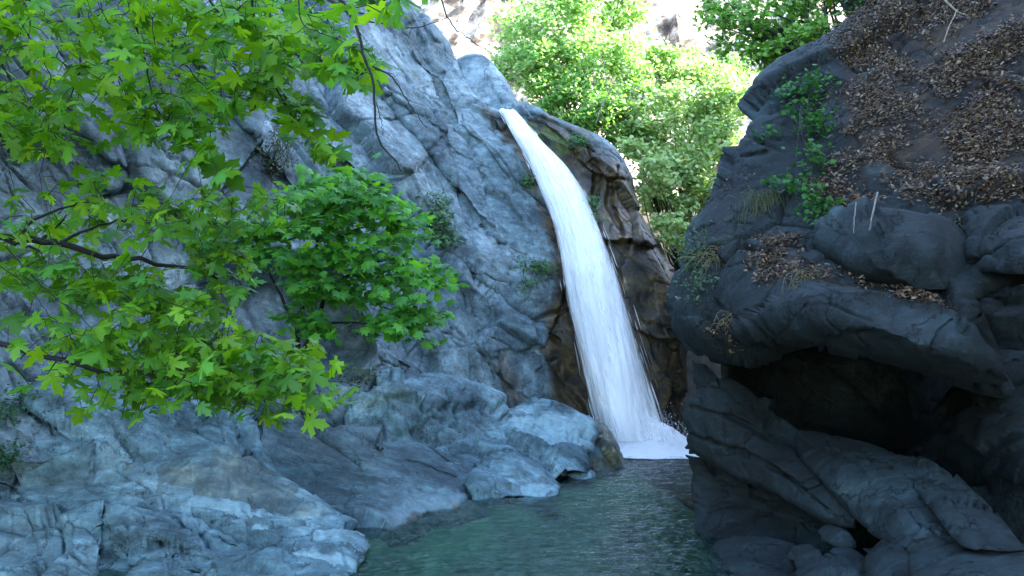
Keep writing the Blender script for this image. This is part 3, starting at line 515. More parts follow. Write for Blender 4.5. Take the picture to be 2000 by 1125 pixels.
rr("block shaped boulder standing in the pool below the recessed rock", name="boulder", top=[(1376, 1082), (1392, 1036), (1425, 1028), (1490, 1042), (1560, 1070), (1620, 1120)], bot=[(1410, 1220), (1480, 1240), (1560, 1240), (1640, 1240)], left=[(1376, 1082), (1390, 1120), (1404, 1170), (1410, 1220)],
   ctrl=[(1376, 1082, 7.9), (1425, 1028, 8.2), (1560, 1070, 7.4), (1430, 1090, 7.4), (1500, 1120, 6.9), (1410, 1220, 6.2), (1560, 1240, 5.7), (1640, 1200, 5.7)], curl=(14, 0, 16, 0), amp=.4, seed=41)
rr("smooth rounded boulder overlapping the block in the pool", name="boulder", top=[(1543, 1090), (1552, 1072), (1585, 1068), (1640, 1078), (1690, 1098), (1730, 1140), (1750, 1210)], bot=[(1550, 1110), (1570, 1180), (1640, 1250), (1750, 1260)], ctrl=[(1543, 1090, 6.7), (1585, 1068, 6.7), (1690, 1098, 6.3), (1750, 1210, 5.4), (1630, 1120, 6.0), (1570, 1180, 5.9), (1750, 1260, 5.0), (1640, 1250, 5.1)], curl=(18, 10, 16, 18), amp=.22, seed=42, masks=[(2, [(1545, 1070), (1640, 1078), (1740, 1150), (1600, 1200)], 16, .45)])
rr("small wedge of rock in the black gap above the rounded boulder", name="stone", top=[(1604, 1040), (1625, 1030), (1655, 1040), (1668, 1062)], bot=[(1612, 1056), (1640, 1070), (1668, 1068)], ctrl=[(1604, 1040, 7.1), (1655, 1040, 6.9), (1668, 1062, 6.7), (1640, 1050, 6.7), (1640, 1070, 6.7), (1612, 1056, 6.9)], curl=(8, 8, 8, 8), amp=.14, step=2, thick=.6, seed=43, fscale=2)
rr("thin flat stone lying on the smooth rounded boulder", name="stone", top=[(1614, 1070), (1640, 1058), (1680, 1072), (1704, 1094)], bot=[(1620, 1080), (1660, 1092), (1704, 1102)], ctrl=[(1614, 1070, 6.7), (1640, 1058, 6.8), (1704, 1096, 6.3), (1660, 1080, 6.4), (1660, 1092, 6.3)], curl=(8, 8, 8, 8), amp=.12, step=2, thick=.5, seed=44, fscale=2)
rr("dim rock face at the right edge inside the cave mouth", top=[(1850, 850), (1900, 810), (1960, 790), (2150, 780)], bot=[(1860, 880), (1920, 915), (1990, 945), (2150, 990)], ctrl=[(1850, 850, 10.5), (1860, 880, 10.0), (1960, 790, 9.4), (2150, 780, 8.3), (1920, 860, 9.0), (2000, 870, 8.1), (1990, 945, 7.8), (2150, 990, 7.0)], curl=(8, 8, 0, 0), amp=.4, seed=45)

# ------------------------------------------------------------------ water
def water_mat():
    m, N, L, out = new_mat("pool_water"); g = N("NewGeometry")
    mp = N("Mapping"); mp.inputs["Scale"].default_value = (1.0, 1.9, 1.0); L(g.outputs["Position"], mp.inputs[0])
    n1 = N("TexNoise", i_Scale=5.0, i_Detail=4.0, i_Roughness=.55, i_Distortion=.8); L(mp.outputs[0], n1.inputs[0])
    n2 = N("TexNoise", i_Scale=11.0, i_Detail=3.0, i_Roughness=.5); L(mp.outputs[0], n2.inputs[0])
    b1 = N("Bump", i_Strength=.8, i_Distance=.10); L(n1.outputs[0], b1.inputs["Height"])
    b2 = N("Bump", i_Strength=.9, i_Distance=.035); L(n2.outputs[0], b2.inputs["Height"]); L(b1.outputs[0], b2.inputs["Normal"])
    gl = N("BsdfGlossy", i_Roughness=.04); L(b2.outputs[0], gl.inputs["Normal"]); tr = N("BsdfTransparent"); tr.inputs[0].default_value = (.80, .95, .90, 1)
    fr = N("Fresnel", i_IOR=1.5); L(b2.outputs[0], fr.inputs["Normal"])
    tb = N("BsdfDiffuse"); tb.inputs[0].default_value = (.012, .075, .06, 1); m0 = N("MixShader", i_0=.16); L(tr.outputs[0], m0.inputs[1]); L(tb.outputs[0], m0.inputs[2])
    mx = N("MixShader"); L(fr.outputs[0], mx.inputs[0]); L(m0.outputs[0], mx.inputs[1]); L(gl.outputs[0], mx.inputs[2]); L(mx.outputs[0], out.inputs[0])
    va = N("VolumeAbsorption"); va.inputs[0].default_value = (.06, .74, .55, 1); va.inputs[1].default_value = .55; L(va.outputs[0], out.inputs["Volume"])
    return m
X, Y, F = grid(-6, 5.6, 2.2, 18.5, .04)
pp = np.stack([X.ravel(), Y.ravel()*1.8, X.ravel()*0], 1)
near = np.exp(-np.hypot(X-2.1, Y-15.2)/3.0)
Z = (fbm(pp*2.0, 3, 77)*.030+fbm(pp*6.0, 3, 79)*.011).reshape(X.shape)*(.8+2.0*near)
V = np.stack([X, Y, Z], -1).reshape(-1, 3); nv, nu = X.shape; G = np.arange(nu*nv).reshape(nv, nu)
ring = np.concatenate([G[0, :], G[1:, -1], G[-1, -2::-1], G[-2:0:-1, 0]]); lo = V[ring].copy(); lo[:, 2] = -2.6
m_ = len(V); i1 = m_+np.arange(len(ring)); V = np.concatenate([V, lo, [[0, 10, -2.6]]])
tag(obj("water", V, [np.concatenate([F, np.stack([np.roll(ring, -1), ring, i1, np.roll(i1, -1)], 1)]), np.stack([np.roll(i1, -1), i1, np.full(len(ring), len(V)-1)], 1)], water_mat(), origin=False), kind="structure")

# ------------------------------------------------------------------ waterfall
LE = [(962, 208), (977, 218), (1000, 262), (1030, 312), (1055, 372), (1078, 430), (1092, 480), (1098, 530), (1110, 600), (1125, 660), (1140, 730), (1155, 800), (1170, 862)]
RE = [(1000, 210), (1014, 222), (1046, 262), (1078, 296), (1108, 324), (1134, 362), (1160, 420), (1184, 480), (1204, 540), (1222, 600), (1240, 660), (1262, 730), (1286, 800), (1306, 862)]
def fall_mat(name, lo, hi, sx, sy):
    m, N, L, out = new_mat(name); at = N("Attribute", attribute_name="flow"); sp = N("SeparateXYZ"); L(at.outputs["Vector"], sp.inputs[0])
    cb = N("CombineXYZ"); mu = N("Math", operation='MULTIPLY'); L(sp.outputs[0], mu.inputs[0]); mu.inputs[1].default_value = sx
    mv = N("Math", operation='MULTIPLY'); L(sp.outputs[1], mv.inputs[0]); mv.inputs[1].default_value = sy
    L(mu.outputs[0], cb.inputs[0]); L(mv.outputs[0], cb.inputs[1])
    n = N("TexNoise", i_Scale=1.0, i_Detail=4.0, i_Roughness=.5, i_Distortion=.2); L(cb.outputs[0], n.inputs[0])
    # alpha = smoothstep(noise + edge bias)
    a = N("Math", operation='ADD'); L(n.outputs[0], a.inputs[0]); L(sp.outputs[2], a.inputs[1])
    r = N("MapRange", interpolation_type='SMOOTHSTEP'); r.inputs[1].default_value = lo; r.inputs[2].default_value = hi; L(a.outputs[0], r.inputs[0])
    df = N("BsdfDiffuse"); df.inputs[0].default_value = (.93, .95, .96, 1); tl = N("BsdfTranslucent"); tl.inputs[0].default_value = (.93, .95, .96, 1)
    bp = N("Bump", i_Strength=.5, i_Distance=.12); L(n.outputs[0], bp.inputs["Height"]); L(bp.outputs[0], df.inputs["Normal"])
    m1 = N("MixShader", i_0=.3); L(df.outputs[0], m1.inputs[1]); L(tl.outputs[0], m1.inputs[2])
    tp = N("BsdfTransparent"); m2 = N("MixShader"); L(r.outputs[0], m2.inputs[0]); L(tp.outputs[0], m2.inputs[1]); L(m1.outputs[0], m2.inputs[2]); L(m2.outputs[0], out.inputs[0])
    return m
SHEET = fall_mat("falling_water", .24, .80, 5.5, .24)
STRAND = fall_mat("water_strand", .35, 1.0, 8.0, .40)
def fdepth(py): return np.interp(py, [206, 218, 262, 372, 530, 700, 850, 900], [18.6, 17.9, 17.35, 16.75, 16.15, 15.75, 15.35, 15.3])
def sheet(off, seed, grow, bias, nu=60, nv=220):
    l, r = resample(LE, nv), resample(RE, nv); c = (l+r)/2
    t = np.linspace(0, 1, nv)[:, None]; l2 = c+(l-c)*(1+grow*t); r2 = c+(r-c)*(1+grow*t)
    u = np.linspace(0, 1, nu)[None]
    x = l2[:, :1]*(1-u)+r2[:, :1]*u; y = l2[:, 1:]*(1-u)+r2[:, 1:]*u
    d = fdepth(y)-off*(.3+.7*t)-.16*np.sin(u*math.pi)*(.5+t)
    V = P(x, y, d); wid = np.abs(r2[:, :1]-l2[:, :1])/FPX*d.mean()
    q = np.stack([(u*wid*7).ravel()+seed*9, (V[..., 2]*.7).ravel(), np.full(x.size, seed+.3)], 1)
    V = V-(fbm(q, 3, 5)*.10).reshape(x.shape)[..., None]*FWD
    um = (u*2-1)*np.ones_like(x); edge = 1-np.abs(um)
    eb = bias+np.clip(edge*1.15, 0, 1)**.75*.72-.72+.22*(1-t)
    flow = np.stack([u*wid*np.ones_like(x)+seed*7.7, t*9*np.ones_like(x)+seed*3, eb], -1).reshape(-1, 3)
    G = np.arange(nu*nv).reshape(nv, nu); F = np.stack([G[:-1, :-1], G[1:, :-1], G[1:, 1:], G[:-1, 1:]], -1).reshape(-1, 4)
    return V.reshape(-1, 3), F, flow
fall = empty("waterfall", tuple(P(1238, 862, 15.3)*np.array([1, 1, 0])), "tall white waterfall sliding down a rock chute into the green pool", "waterfall")
def joined(parts):
    Vs, Fs, As, o = [], [], [], 0
    for v, f, a in parts: Vs.append(v); Fs.append(f+o); As.append(a); o += len(v)
    return np.concatenate(Vs), np.concatenate(Fs), np.concatenate(As)
v, f, a = joined([sheet(.05, 1, -.04, .55), sheet(.18, 2, .04, .38), sheet(.30, 3, .24, .20)])
obj("water_sheet", v, f, SHEET, fall, vecs={"flow": a})
# separate strands of spray flying off the sheet
K = 1500; tt = rng.random(K)**.8; ln = rng.uniform(.02, .07, K)*(.5+tt); l, r = resample(LE, 300), resample(RE, 300)
lat = rng.triangular(-.10, .5, 1.18, K)
parts = []
for k in range(K):
    ts = np.clip(np.linspace(tt[k], min(1, tt[k]+ln[k]), 5), 0, 1); ii = (ts*299).astype(int)
    c = l[ii]*(1-lat[k])+r[ii]*lat[k]; d = fdepth(c[:, 1])-.2-.35*rng.random()*(ts)
    wpx = rng.uniform(.3, .9)*np.sin(np.linspace(.08, .97, 5)*math.pi)
    A = P(c[:, 0]-wpx, c[:, 1], d); B = P(c[:, 0]+wpx, c[:, 1], d+.01); v = np.stack([A, B], 1).reshape(-1, 3)
    f = np.array([[2*i, 2*i+1, 2*i+3, 2*i+2] for i in range(4)])
    parts.append((v, f, np.stack([np.full(10, k*.37), np.repeat(ts*9, 2), np.full(10, rng.uniform(-.02, .2))], 1)))
v, f, a = joined(parts); obj("spray", v, f, STRAND, fall, vecs={"flow": a})
# splash droplets thrown up round the foot
K = 4200; c = np.stack([2.35+rng.normal(0, .62, K), 15.2+rng.normal(0, .3, K), np.abs(rng.normal(0, .28, K))+.05], 1); h_ = rng.uniform(.003, .010, (K, 1))
oc = np.array([[1, 0, 0], [-1, 0, 0], [0, 1, 0], [0, -1, 0], [0, 0, 1], [0, 0, -1.]]); of = np.array([[0, 2, 4], [2, 1, 4], [1, 3, 4], [3, 0, 4], [2, 0, 5], [1, 2, 5], [3, 1, 5], [0, 3, 5]])
v = (c[:, None]+oc[None]*h_[:, None]).reshape(-1, 3); f = (of[None]+(np.arange(K)*6)[:, None, None]).reshape(-1, 3)
obj("droplets", v, f, STRAND, fall, vecs={"flow": np.tile([.3, .3, .5], (len(v), 1))})
# foam mound where it lands
X, Y, F = grid(-2.0, 2.0, -1.1, 1.5, .03)
rr_ = np.hypot(X/1.35, (Y-.1)/1.0); ang = np.arctan2(Y-.3, X)
pp = np.stack([X.ravel()*2.2, Y.ravel()*2.2, X.ravel()*0], 1)
nn = fbm(pp, 5, 31).reshape(X.shape); n2 = fbm(pp*3, 4, 35, ridged=True).reshape(X.shape)
Z = .02+.55*np.exp(-((X-.05)**2/.60+(Y-.05)**2/.12))+.10*np.clip(1.0-rr_, 0, 1)+(.06*nn+.05*n2)*np.clip(1.5-rr_, .1, 1)
flow = np.stack([X*1.4, Y*5.0, .62-.72*sstep(.45, 1.75, rr_+nn*.5)], -1).reshape(-1, 3)
FOAM = fall_mat("foam", .40, .74, 4.0, 1.6)
obj("foam", np.stack([X+2.35, Y+15.35, Z], -1).reshape(-1, 3), F, FOAM, fall, vecs={"flow": flow})

# ------------------------------------------------------------------ foliage helpers
def leaf_template(kind):
    if kind == "palm":                        # five pointed toothed lobes
        pts = [(0, 0), (.14, .0), (.30, -.14), (.36, -.03), (.52, -.04), (.40, .10), (.24, .17), (.42, .22), (.50, .32), (.70, .40), (.54, .45), (.46, .56), (.34, .47), (.17, .42), (.24, .60), (.22, .72), (.30, .84), (.14, .88), (.0, 1.12)]
        out = pts+[(-x, y) for x, y in pts[-2:0:-1]]; c = (0, .26)
    elif kind == "palm_far":
        pts = [(0, 0), (.40, -.05), (.34, .16), (.62, .38), (.34, .42), (.40, .78), (.16, .66), (0, 1.05)]
        out = pts+[(-x, y) for x, y in pts[-2:0:-1]]; c = (0, .36)
    else:
        pts = [(0, 0), (.24, .3), (.22, .65), (0, 1.0)]; out = pts+[(-x, y) for x, y in pts[-2:0:-1]]; c = (0, .5)
    V = np.array([c]+out, float); x, y = V[:, 0], V[:, 1]
    z = -.16*np.abs(x)-.22*(y-.2)**2; z[0] += .03
    n = len(out); F = np.array([[0, 1+i, 1+(i+1) % n] for i in range(n)])
    return np.stack([x, y, z], 1), F
TPL = {k: leaf_template(k) for k in ("palm", "palm_far", "oval")}
def unit(a): return a/(np.linalg.norm(a, axis=-1, keepdims=True)+1e-9)
def leaves(pos, nrm, tip, size, tint, kind):
    T, F = TPL[kind]; n = len(pos); nrm = unit(nrm); tip = unit(tip-nrm*(tip*nrm).sum(1, keepdims=True)); sd = np.cross(tip, nrm)
    k = len(T); bend = rng.uniform(.3, 1.8, (n, 1, 1)); wx = rng.uniform(.8, 1.15, (n, 1, 1))
    V = pos[:, None]+size[:, None, None]*(wx*T[None, :, :1]*sd[:, None]+T[None, :, 1:2]*tip[:, None]+bend*T[None, :, 2:]*nrm[:, None])
    Fs = (F[None]+(np.arange(n)*k)[:, None, None]).reshape(-1, 3)
    return V.reshape(-1, 3), Fs, np.repeat(tint, k, 0)
def tube(path, r0, r1, sides=5):
    path = np.asarray(path, float); n = len(path); t = unit(np.gradient(path, axis=0)); a = unit(np.cross(t, np.array([.31, .2, .93]))); b = np.cross(t, a)
    th = np.arange(sides)*2*math.pi/sides; r = np.linspace(r0, r1, n)[:, None, None]
    V = path[:, None]+r*(np.cos(th)[None, :, None]*a[:, None]+np.sin(th)[None, :, None]*b[:, None])
    G = np.arange(n*sides).reshape(n, sides); H = np.roll(G, -1, 1)
    return V.reshape(-1, 3), np.stack([G[:-1], H[:-1], H[1:], G[1:]], -1).reshape(-1, 4)
def smooth3(pl, n):
    pl = np.asarray(pl, float)
    for _ in range(2):
        q = [pl[0]]
        for a, b in zip(pl[:-1], pl[1:]): q += [.75*a+.25*b, .25*a+.75*b]
        q.append(pl[-1]); pl = np.array(q)
    s = np.concatenate([[0], np.cumsum(np.linalg.norm(np.diff(pl, axis=0), axis=1))]); t = np.linspace(0, s[-1], n)
    return np.stack([np.interp(t, s, pl[:, k]) for k in range(3)], 1)
class Wood:
    def __init__(self): self.V, self.F, self.o, self.nodes = [], [], 0, []
    def add(self, path, r0, r1, sides=5, keep=True):
        v, f = tube(path, r0, r1, sides); self.V.append(v); self.F.append(f+self.o); self.o += len(v)
        if keep: self.nodes.append(np.asarray(path))
    def limb(self, pxs, r0, r1, n=24, wob=.012, sides=7, keep=True):
        p = smooth3(np.array([P(*q) for q in pxs]), n); p = p+rng.normal(0, wob, p.shape)*np.linspace(0, 1, n)[:, None]; self.add(p, r0, r1, sides, keep)
    def twigs(self, targets, r=.0022, sag=.15):
        nodes = np.concatenate(self.nodes) if self.nodes else targets[:1]
        d0 = np.array([np.min(((nodes-t)**2).sum(1)) for t in targets])
        cap = np.empty((len(nodes)+len(targets)*2, 3)); cap[:len(nodes)] = nodes; m = len(nodes)
        for i in np.argsort(d0):
            t = targets[i]; j = np.argmin(((cap[:m]-t)**2).sum(1)); a = cap[j]; L_ = np.linalg.norm(t-a)
            if L_ < 1e-4: continue
            mid = (a+t)/2+np.array([0, 0, sag*L_])+rng.normal(0, .06*L_, 3)
            self.add(np.array([a, mid, t]), r*(1+min(2, L_*1.5)), r*.8, 4, False)
            cap[m] = mid; cap[m+1] = t; m += 2
    def out(self): return np.concatenate(self.V), np.concatenate(self.F)
def fill(poly, n, d0, d1, cl=None, spread=(.2, .2, .07)):
    """points inside a pixel outline at depths d0..d1, gathered into flat sprays"""
    poly = np.asarray(poly, float); lo, hi = poly.min(0), poly.max(0); nc = cl or n
    x, y = np.empty(0), np.empty(0)
    while len(x) < nc:
        a, b = rng.uniform(lo[0], hi[0], nc), rng.uniform(lo[1], hi[1], nc); k = inpoly(a, b, poly); x, y = np.concatenate([x, a[k]]), np.concatenate([y, b[k]])
    c = P(x[:nc], y[:nc], rng.uniform(d0, d1, nc))
    if not cl: return c
    i = rng.integers(0, nc, n); return c[i]+rng.normal(0, 1, (n, 3))*np.array(spread)
def tints(n, cols, var=.25):
    cols = np.array(cols); i = rng.integers(0, len(cols), n); j = rng.integers(0, len(cols), n); t = rng.random((n, 1))
    return np.clip((cols[i]*t+cols[j]*(1-t))*rng.uniform(1-var, 1+var, (n, 1)), 0, 1)
PLANE = [(.12, .30, .014), (.085, .24, .014), (.17, .34, .016), (.055, .17, .018), (.08, .26, .05)]

# ------------------------------------------------------------------ near plane tree: limbs reach in from the left
tree = empty("plane_tree", (-3.9, 3.0, 0.4), "near plane tree reaching in from the left edge with large lobed leaves", "tree")
W = Wood()
W.add(smooth3([(-3.9, 3.0, .2), (-3.8, 3.05, 2.0), (-3.6, 3.2, 3.6), (-3.2, 3.2, 5.2)], 20), .16, .08, 10)
W.limb([(-700, 400, 3.3), (-300, 400, 3.4), (-120, 430, 3.5), (0, 462, 3.6), (70, 468, 3.7), (150, 486, 3.7), (220, 506, 3.8), (310, 512, 3.9), (400, 530, 4.0), (450, 545, 4.0)], .034, .006, 40)
W.limb([(-700, 500, 3.2), (-300, 560, 3.3), (-100, 620, 3.3), (0, 668, 3.4), (60, 690, 3.4), (130, 708, 3.4), (200, 722, 3.5), (270, 731, 3.5), (400, 745, 3.6), (520, 752, 3.7), (600, 770, 3.7)], .022, .003, 40)
W.limb([(0, 462, 3.6), (40, 478, 3.6), (70, 486, 3.6)], .012, .005, 8); W.limb([(110, 480, 3.7), (180, 440, 3.8), (250, 430, 3.9), (300, 435, 4.0)], .008, .003, 12)
W.limb([(45, 455, 3.6), (60, 430, 3.6), (120, 405, 3.7), (180, 395, 3.7)], .008, .003, 10); W.limb([(80, 470, 3.6), (110, 440, 3.6), (130, 420, 3.6)], .008, .003, 8)
W.limb([(-600, -300, 3.0), (-300, -200, 3.2), (-50, -120, 3.4), (200, -80, 3.5), (450, -60, 3.2), (620, -40, 2.8), (800, -50, 2.6)], .05, .012, 50)
for pts in ([(150, -90, 3.5), (152, 40, 3.5), (160, 110, 3.5), (150, 170, 3.5), (110, 230, 3.5), (112, 280, 3.5)], [(230, -80, 3.4), (260, 40, 3.4), (285, 110, 3.4), (292, 190, 3.4), (330, 245, 3.4), (345, 262, 3.4)],
            [(380, -70, 3.2), (420, 30, 3.2), (500, 68, 3.2), (560, 105, 3.2), (640, 125, 3.2), (690, 135, 3.2)], [(490, -60, 3.0), (495, 60, 3.1), (530, 160, 3.1), (575, 240, 3.1), (620, 290, 3.2)],
            [(300, -80, 3.6), (330, 60, 3.6), (360, 130, 3.6), (420, 180, 3.6), (440, 220, 3.6)], [(60, -90, 3.6), (30, 30, 3.6), (70, 90, 3.6), (95, 130, 3.7), (100, 180, 3.7)],
            [(-60, -90, 3.7), (-20, 60, 3.7), (20, 160, 3.8), (40, 250, 3.8)], [(-200, 300, 3.6), (0, 282, 3.7), (80, 292, 3.7), (150, 325, 3.7), (190, 355, 3.8)]):
    W.limb(pts, .006, .002, 26, .006, 5)
bare = Wood()
for pts, r in (([(560, -60, 2.7), (650, 4, 2.6), (696, 36, 2.6), (709, 107, 2.6), (733, 171, 2.6), (733, 263, 2.6), (760, 310, 2.6), (789, 332, 2.6)], .0075), ([(696, 40, 2.6), (740, 44, 2.6), (780, 56, 2.6), (830, 52, 2.6), (872, 34, 2.6)], .003),
               ([(728, 130, 2.6), (770, 150, 2.6), (792, 192, 2.6), (822, 236, 2.6), (838, 246, 2.6)], .0035), ([(852, -40, 2.6), (865, 10, 2.6), (876, 45, 2.6), (905, 72, 2.6), (948, 98, 2.6)], .0035), ([(732, 135, 2.6), (760, 143, 2.6), (775, 145, 2.6)], .002),
               ([(583, 0, 2.7), (586, 50, 2.7), (630, 66, 2.7), (700, 88, 2.7)], .0028), ([(650, -10, 2.6), (690, 20, 2.6), (720, 35, 2.6)], .006), ([(700, 60, 2.6), (720, 88, 2.6), (722, 84, 2.6)], .0015), ([(735, 200, 2.6), (745, 240, 2.6), (750, 262, 2.6)], .0018),
               ([(90, 292, 3.3), (75, 350, 3.3), (95, 420, 3.3)], .002), ([(0, 520, 3.4), (60, 560, 3.4), (110, 640, 3.4), (130, 690, 3.4)], .0025), ([(10, 480, 3.4), (80, 560, 3.4), (160, 620, 3.4), (220, 690, 3.4)], .003), ([(40, 700, 3.4), (80, 655, 3.4), (120, 655, 3.4), (150, 680, 3.4)], .0025)):
    W.limb(pts, r, r*.35, 24, .004, 5, False)
Lp = [(fill([(-60, -40), (640, -40), (640, 60), (560, 130), (470, 150), (400, 200), (330, 200), (200, 170), (120, 250), (60, 290), (-60, 220)], 876, 2.9, 4.4, 117, (.14, .16, .04)), .115*.70),
      (fill([(330, 0), (640, 20), (735, 110), (720, 180), (640, 140), (560, 130), (480, 130)], 154, 2.7, 3.4), .12*.70),
      (fill([(0, 160), (120, 160), (160, 220), (120, 300), (40, 310), (0, 220)], 98, 3.3, 4.0), .12*.70), (fill([(230, 200), (300, 180), (420, 180), (440, 240), (400, 330), (330, 260), (250, 280)], 104, 3.1, 3.6), .12*.70),
      (fill([(535, 190), (600, 180), (625, 240), (660, 300), (640, 330), (600, 290), (545, 250)], 47, 3.0, 3.3), .125*.70), (fill([(410, 150), (540, 130), (560, 190), (480, 220), (420, 240)], 56, 3.0, 3.4), .12*.70),
      (fill([(320, 310), (350, 290), (430, 310), (425, 350), (370, 340)], 7, 2.9, 3.0), .16*.70), (fill([(160, 330), (220, 330), (230, 370), (180, 375)], 8, 3.4, 3.7), .11*.70),
      (fill([(0, 420), (90, 375), (200, 365), (340, 360), (500, 395), (545, 420), (500, 460), (440, 470), (300, 470), (150, 440), (0, 470)], 268, 3.5, 4.4, 46, (.13, .12, .03)), .12*.70),
      (fill([(0, 440), (100, 480), (230, 520), (300, 540), (300, 600), (190, 590), (80, 550), (0, 545)], 211, 3.5, 4.2, 34, (.13, .12, .03)), .12*.70),
      (fill([(370, 480), (480, 470), (500, 540), (470, 580), (400, 570)], 56, 3.8, 4.0), .12*.70),
      (fill([(130, 600), (250, 560), (330, 570), (420, 620), (430, 690), (330, 720), (220, 730), (160, 690)], 296, 3.3, 4.0, 46, (.13, .12, .03)), .125*.70),
      (fill([(200, 720), (330, 690), (450, 690), (440, 770), (330, 790), (215, 790)], 183, 3.2, 3.8, 31, (.12, .12, .03)), .12*.70),
      (fill([(390, 650), (460, 640), (530, 665), (570, 700), (600, 750), (610, 800), (570, 815), (520, 785), (420, 760)], 282, 3.3, 3.9, 42, (.12, .12, .03)), .125*.70),
      (fill([(640, -30), (860, -30), (830, 15), (740, 32), (660, 20)], 23, 2.1, 2.5), .12*.70), (fill([(650, 70), (735, 100), (735, 170), (690, 175), (655, 150)], 16, 2.7, 2.9), .12*.70)]
pos = np.concatenate([a for a, _ in Lp]); size = np.concatenate([np.full(len(a), s_) for a, s_ in Lp])*rng.uniform(.65, 1.15, len(pos))
W.twigs(pos, .0016)
# unseen extra leaves above and left of the frame, added to shade the cliff
hi = np.stack([rng.uniform(-11, -3.2, 7000), rng.uniform(1.5, 11.5, 7000), np.zeros(7000)], 1); hi[:, 2] = 2.9+.47*hi[:, 1]+rng.uniform(0, 2.4, 7000)
pos = np.concatenate([pos, hi]); size = np.concatenate([size, rng.uniform(.2, .34, len(hi))]); n = len(pos)
nrm = np.stack([rng.normal(0, .5, n), rng.normal(-.25, .45, n), rng.normal(.75, .35, n)], 1); tip = np.stack([rng.normal(.3, .7, n), rng.normal(-.1, .7, n), rng.normal(-.55, .35, n)], 1)
v, f, c = leaves(pos, nrm, tip, size, tints(n, PLANE), "palm"); obj("crown", v, f, LEAF, tree, attrs={"tint": c}, smooth=False)
v, f = W.out(); obj("trunk", v, f, BARK, tree)

# middle plane tree standing on the ledge below the cliff
base = P(600, 760, 11.6); tree = empty("plane_tree", tuple(base), "smaller plane tree growing on the bank against the cliff", "tree"); W = Wood()
W.limb([(600, 790, 11.6), (585, 700, 11.5), (578, 640, 11.3), (596, 580, 11.1), (610, 500, 11.0), (640, 430, 11.0), (680, 370, 11.0)], .05, .012, 30)
W.limb([(585, 700, 11.5), (620, 630, 11.2), (636, 570, 11.0), (700, 520, 10.8), (780, 500, 10.6), (850, 545, 10.5)], .04, .006, 30); W.limb([(578, 640, 11.3), (540, 560, 11.2), (490, 470, 11.0)], .03, .006, 20)
W.limb([(620, 630, 11.2), (700, 630, 10.8), (780, 640, 10.6), (825, 660, 10.5)], .02, .004, 20); W.limb([(610, 500, 11), (720, 430, 10.8), (820, 450, 10.7)], .02, .004, 20)
Lp = [fill([(500, 400), (580, 370), (640, 335), (710, 335), (770, 385), (825, 430), (820, 470), (740, 480), (640, 470), (520, 440)], 1000, 10.2, 11.4, 70, (.17, .2, .05)),
      fill([(560, 470), (700, 480), (800, 500), (870, 535), (868, 575), (790, 575), (700, 590), (600, 580), (560, 540)], 800, 10.0, 11.2, 55, (.17, .2, .05)),
      fill([(680, 640), (740, 610), (800, 590), (845, 600), (820, 625), (828, 662), (780, 655), (720, 660)], 260, 10.0, 10.8, 22, (.15, .2, .04)), fill([(560, 610), (650, 610), (640, 660), (590, 680)], 90, 10.4, 11, 10, (.14, .2, .04)),
      fill([(420, 420), (540, 430), (560, 500), (480, 520), (400, 480)], 380, 10.4, 11.4, 30, (.17, .2, .05))]
pos = np.concatenate(Lp); n = len(pos); W.twigs(pos[::3], .002)
nrm = np.stack([rng.normal(0, .4, n), rng.normal(-.35, .4, n), rng.normal(.8, .3, n)], 1); tip = np.stack([rng.normal(.35, .7, n), rng.normal(-.4, .6, n), rng.normal(-.35, .3, n)], 1)
v, f, c = leaves(pos, nrm, tip, rng.uniform(.10, .19, n), tints(n, [(.075, .26, .035), (.10, .32, .03), (.055, .21, .05)]), "palm_far"); obj("crown", v, f, LEAF, tree, attrs={"tint": c}, smooth=False)
v, f = W.out(); obj("trunk", v, f, BARK, tree)

# ------------------------------------------------------------------ shrubs and trees behind the fall
def bush(name, label, cat, blobs, nleaf, cols, root, size=(.09, .17), stems=6, kind="oval", group=None, mat=FARLEAF, wood=BARK, dens=45, flat=.6, extra=None, sr=.03):
    """blobs: (px, py, rx, ry, depth, dz) ellipsoids in the picture with a real depth radius"""
    e = empty(name, tuple(P(*root)), label, cat, group); W = Wood(); tot = sum(b[2]*b[3] for b in blobs); pts = []; r0 = P(*root)
    for px, py, rx, ry, d, dr in blobs:
        k = max(6, int(nleaf*rx*ry/tot)); nc = max(3, k//dens); u_ = unit(rng.normal(0, 1, (nc, 3)))*rng.uniform(.35, 1.0, (nc, 1))**.6
        ctr = P(px, py, d); sc = np.array([rx*d/FPX, dr, ry*d/FPX]); c = ctr+u_*sc
        i = rng.integers(0, nc, k); s_ = .12*(sc[0]+sc[2])/2+.07
        pts.append(c[i]+rng.normal(0, 1, (k, 3))*np.array([s_, s_, s_*flat]))
        for _ in range(stems):
            t = c[rng.integers(0, nc)]; W.add(smooth3([r0, r0*.6+ctr*.4+rng.normal(0, .15, 3), ctr*.4+t*.6+rng.normal(0, .1, 3), t], 10), sr, sr*.2, 5)
    if extra is not None: pts.append(extra)
    pos = np.concatenate(pts); n = len(pos); big = np.ones(n)
    if extra is not None: big[-len(extra):] = 3.2
    nrm = np.stack([rng.normal(.15, .5, n), rng.normal(-.3, .5, n), rng.normal(.7, .4, n)], 1); tip = rng.normal(0, 1, (n, 3))+np.array([0, -.3, -.5])
    v, f, c = leaves(pos, nrm, tip, rng.uniform(*size, n)*big*.8, tints(n, cols, .3), kind); obj("crown" if cat == "tree" else "foliage", v, f, mat, e, attrs={"tint": c}, smooth=False)
    v, f = W.out(); obj("trunk" if cat == "tree" else "stem", v, f, wood, e); return e
SUNNY = [(.20, .36, .09), (.25, .42, .11), (.14, .31, .08), (.33, .44, .19)]
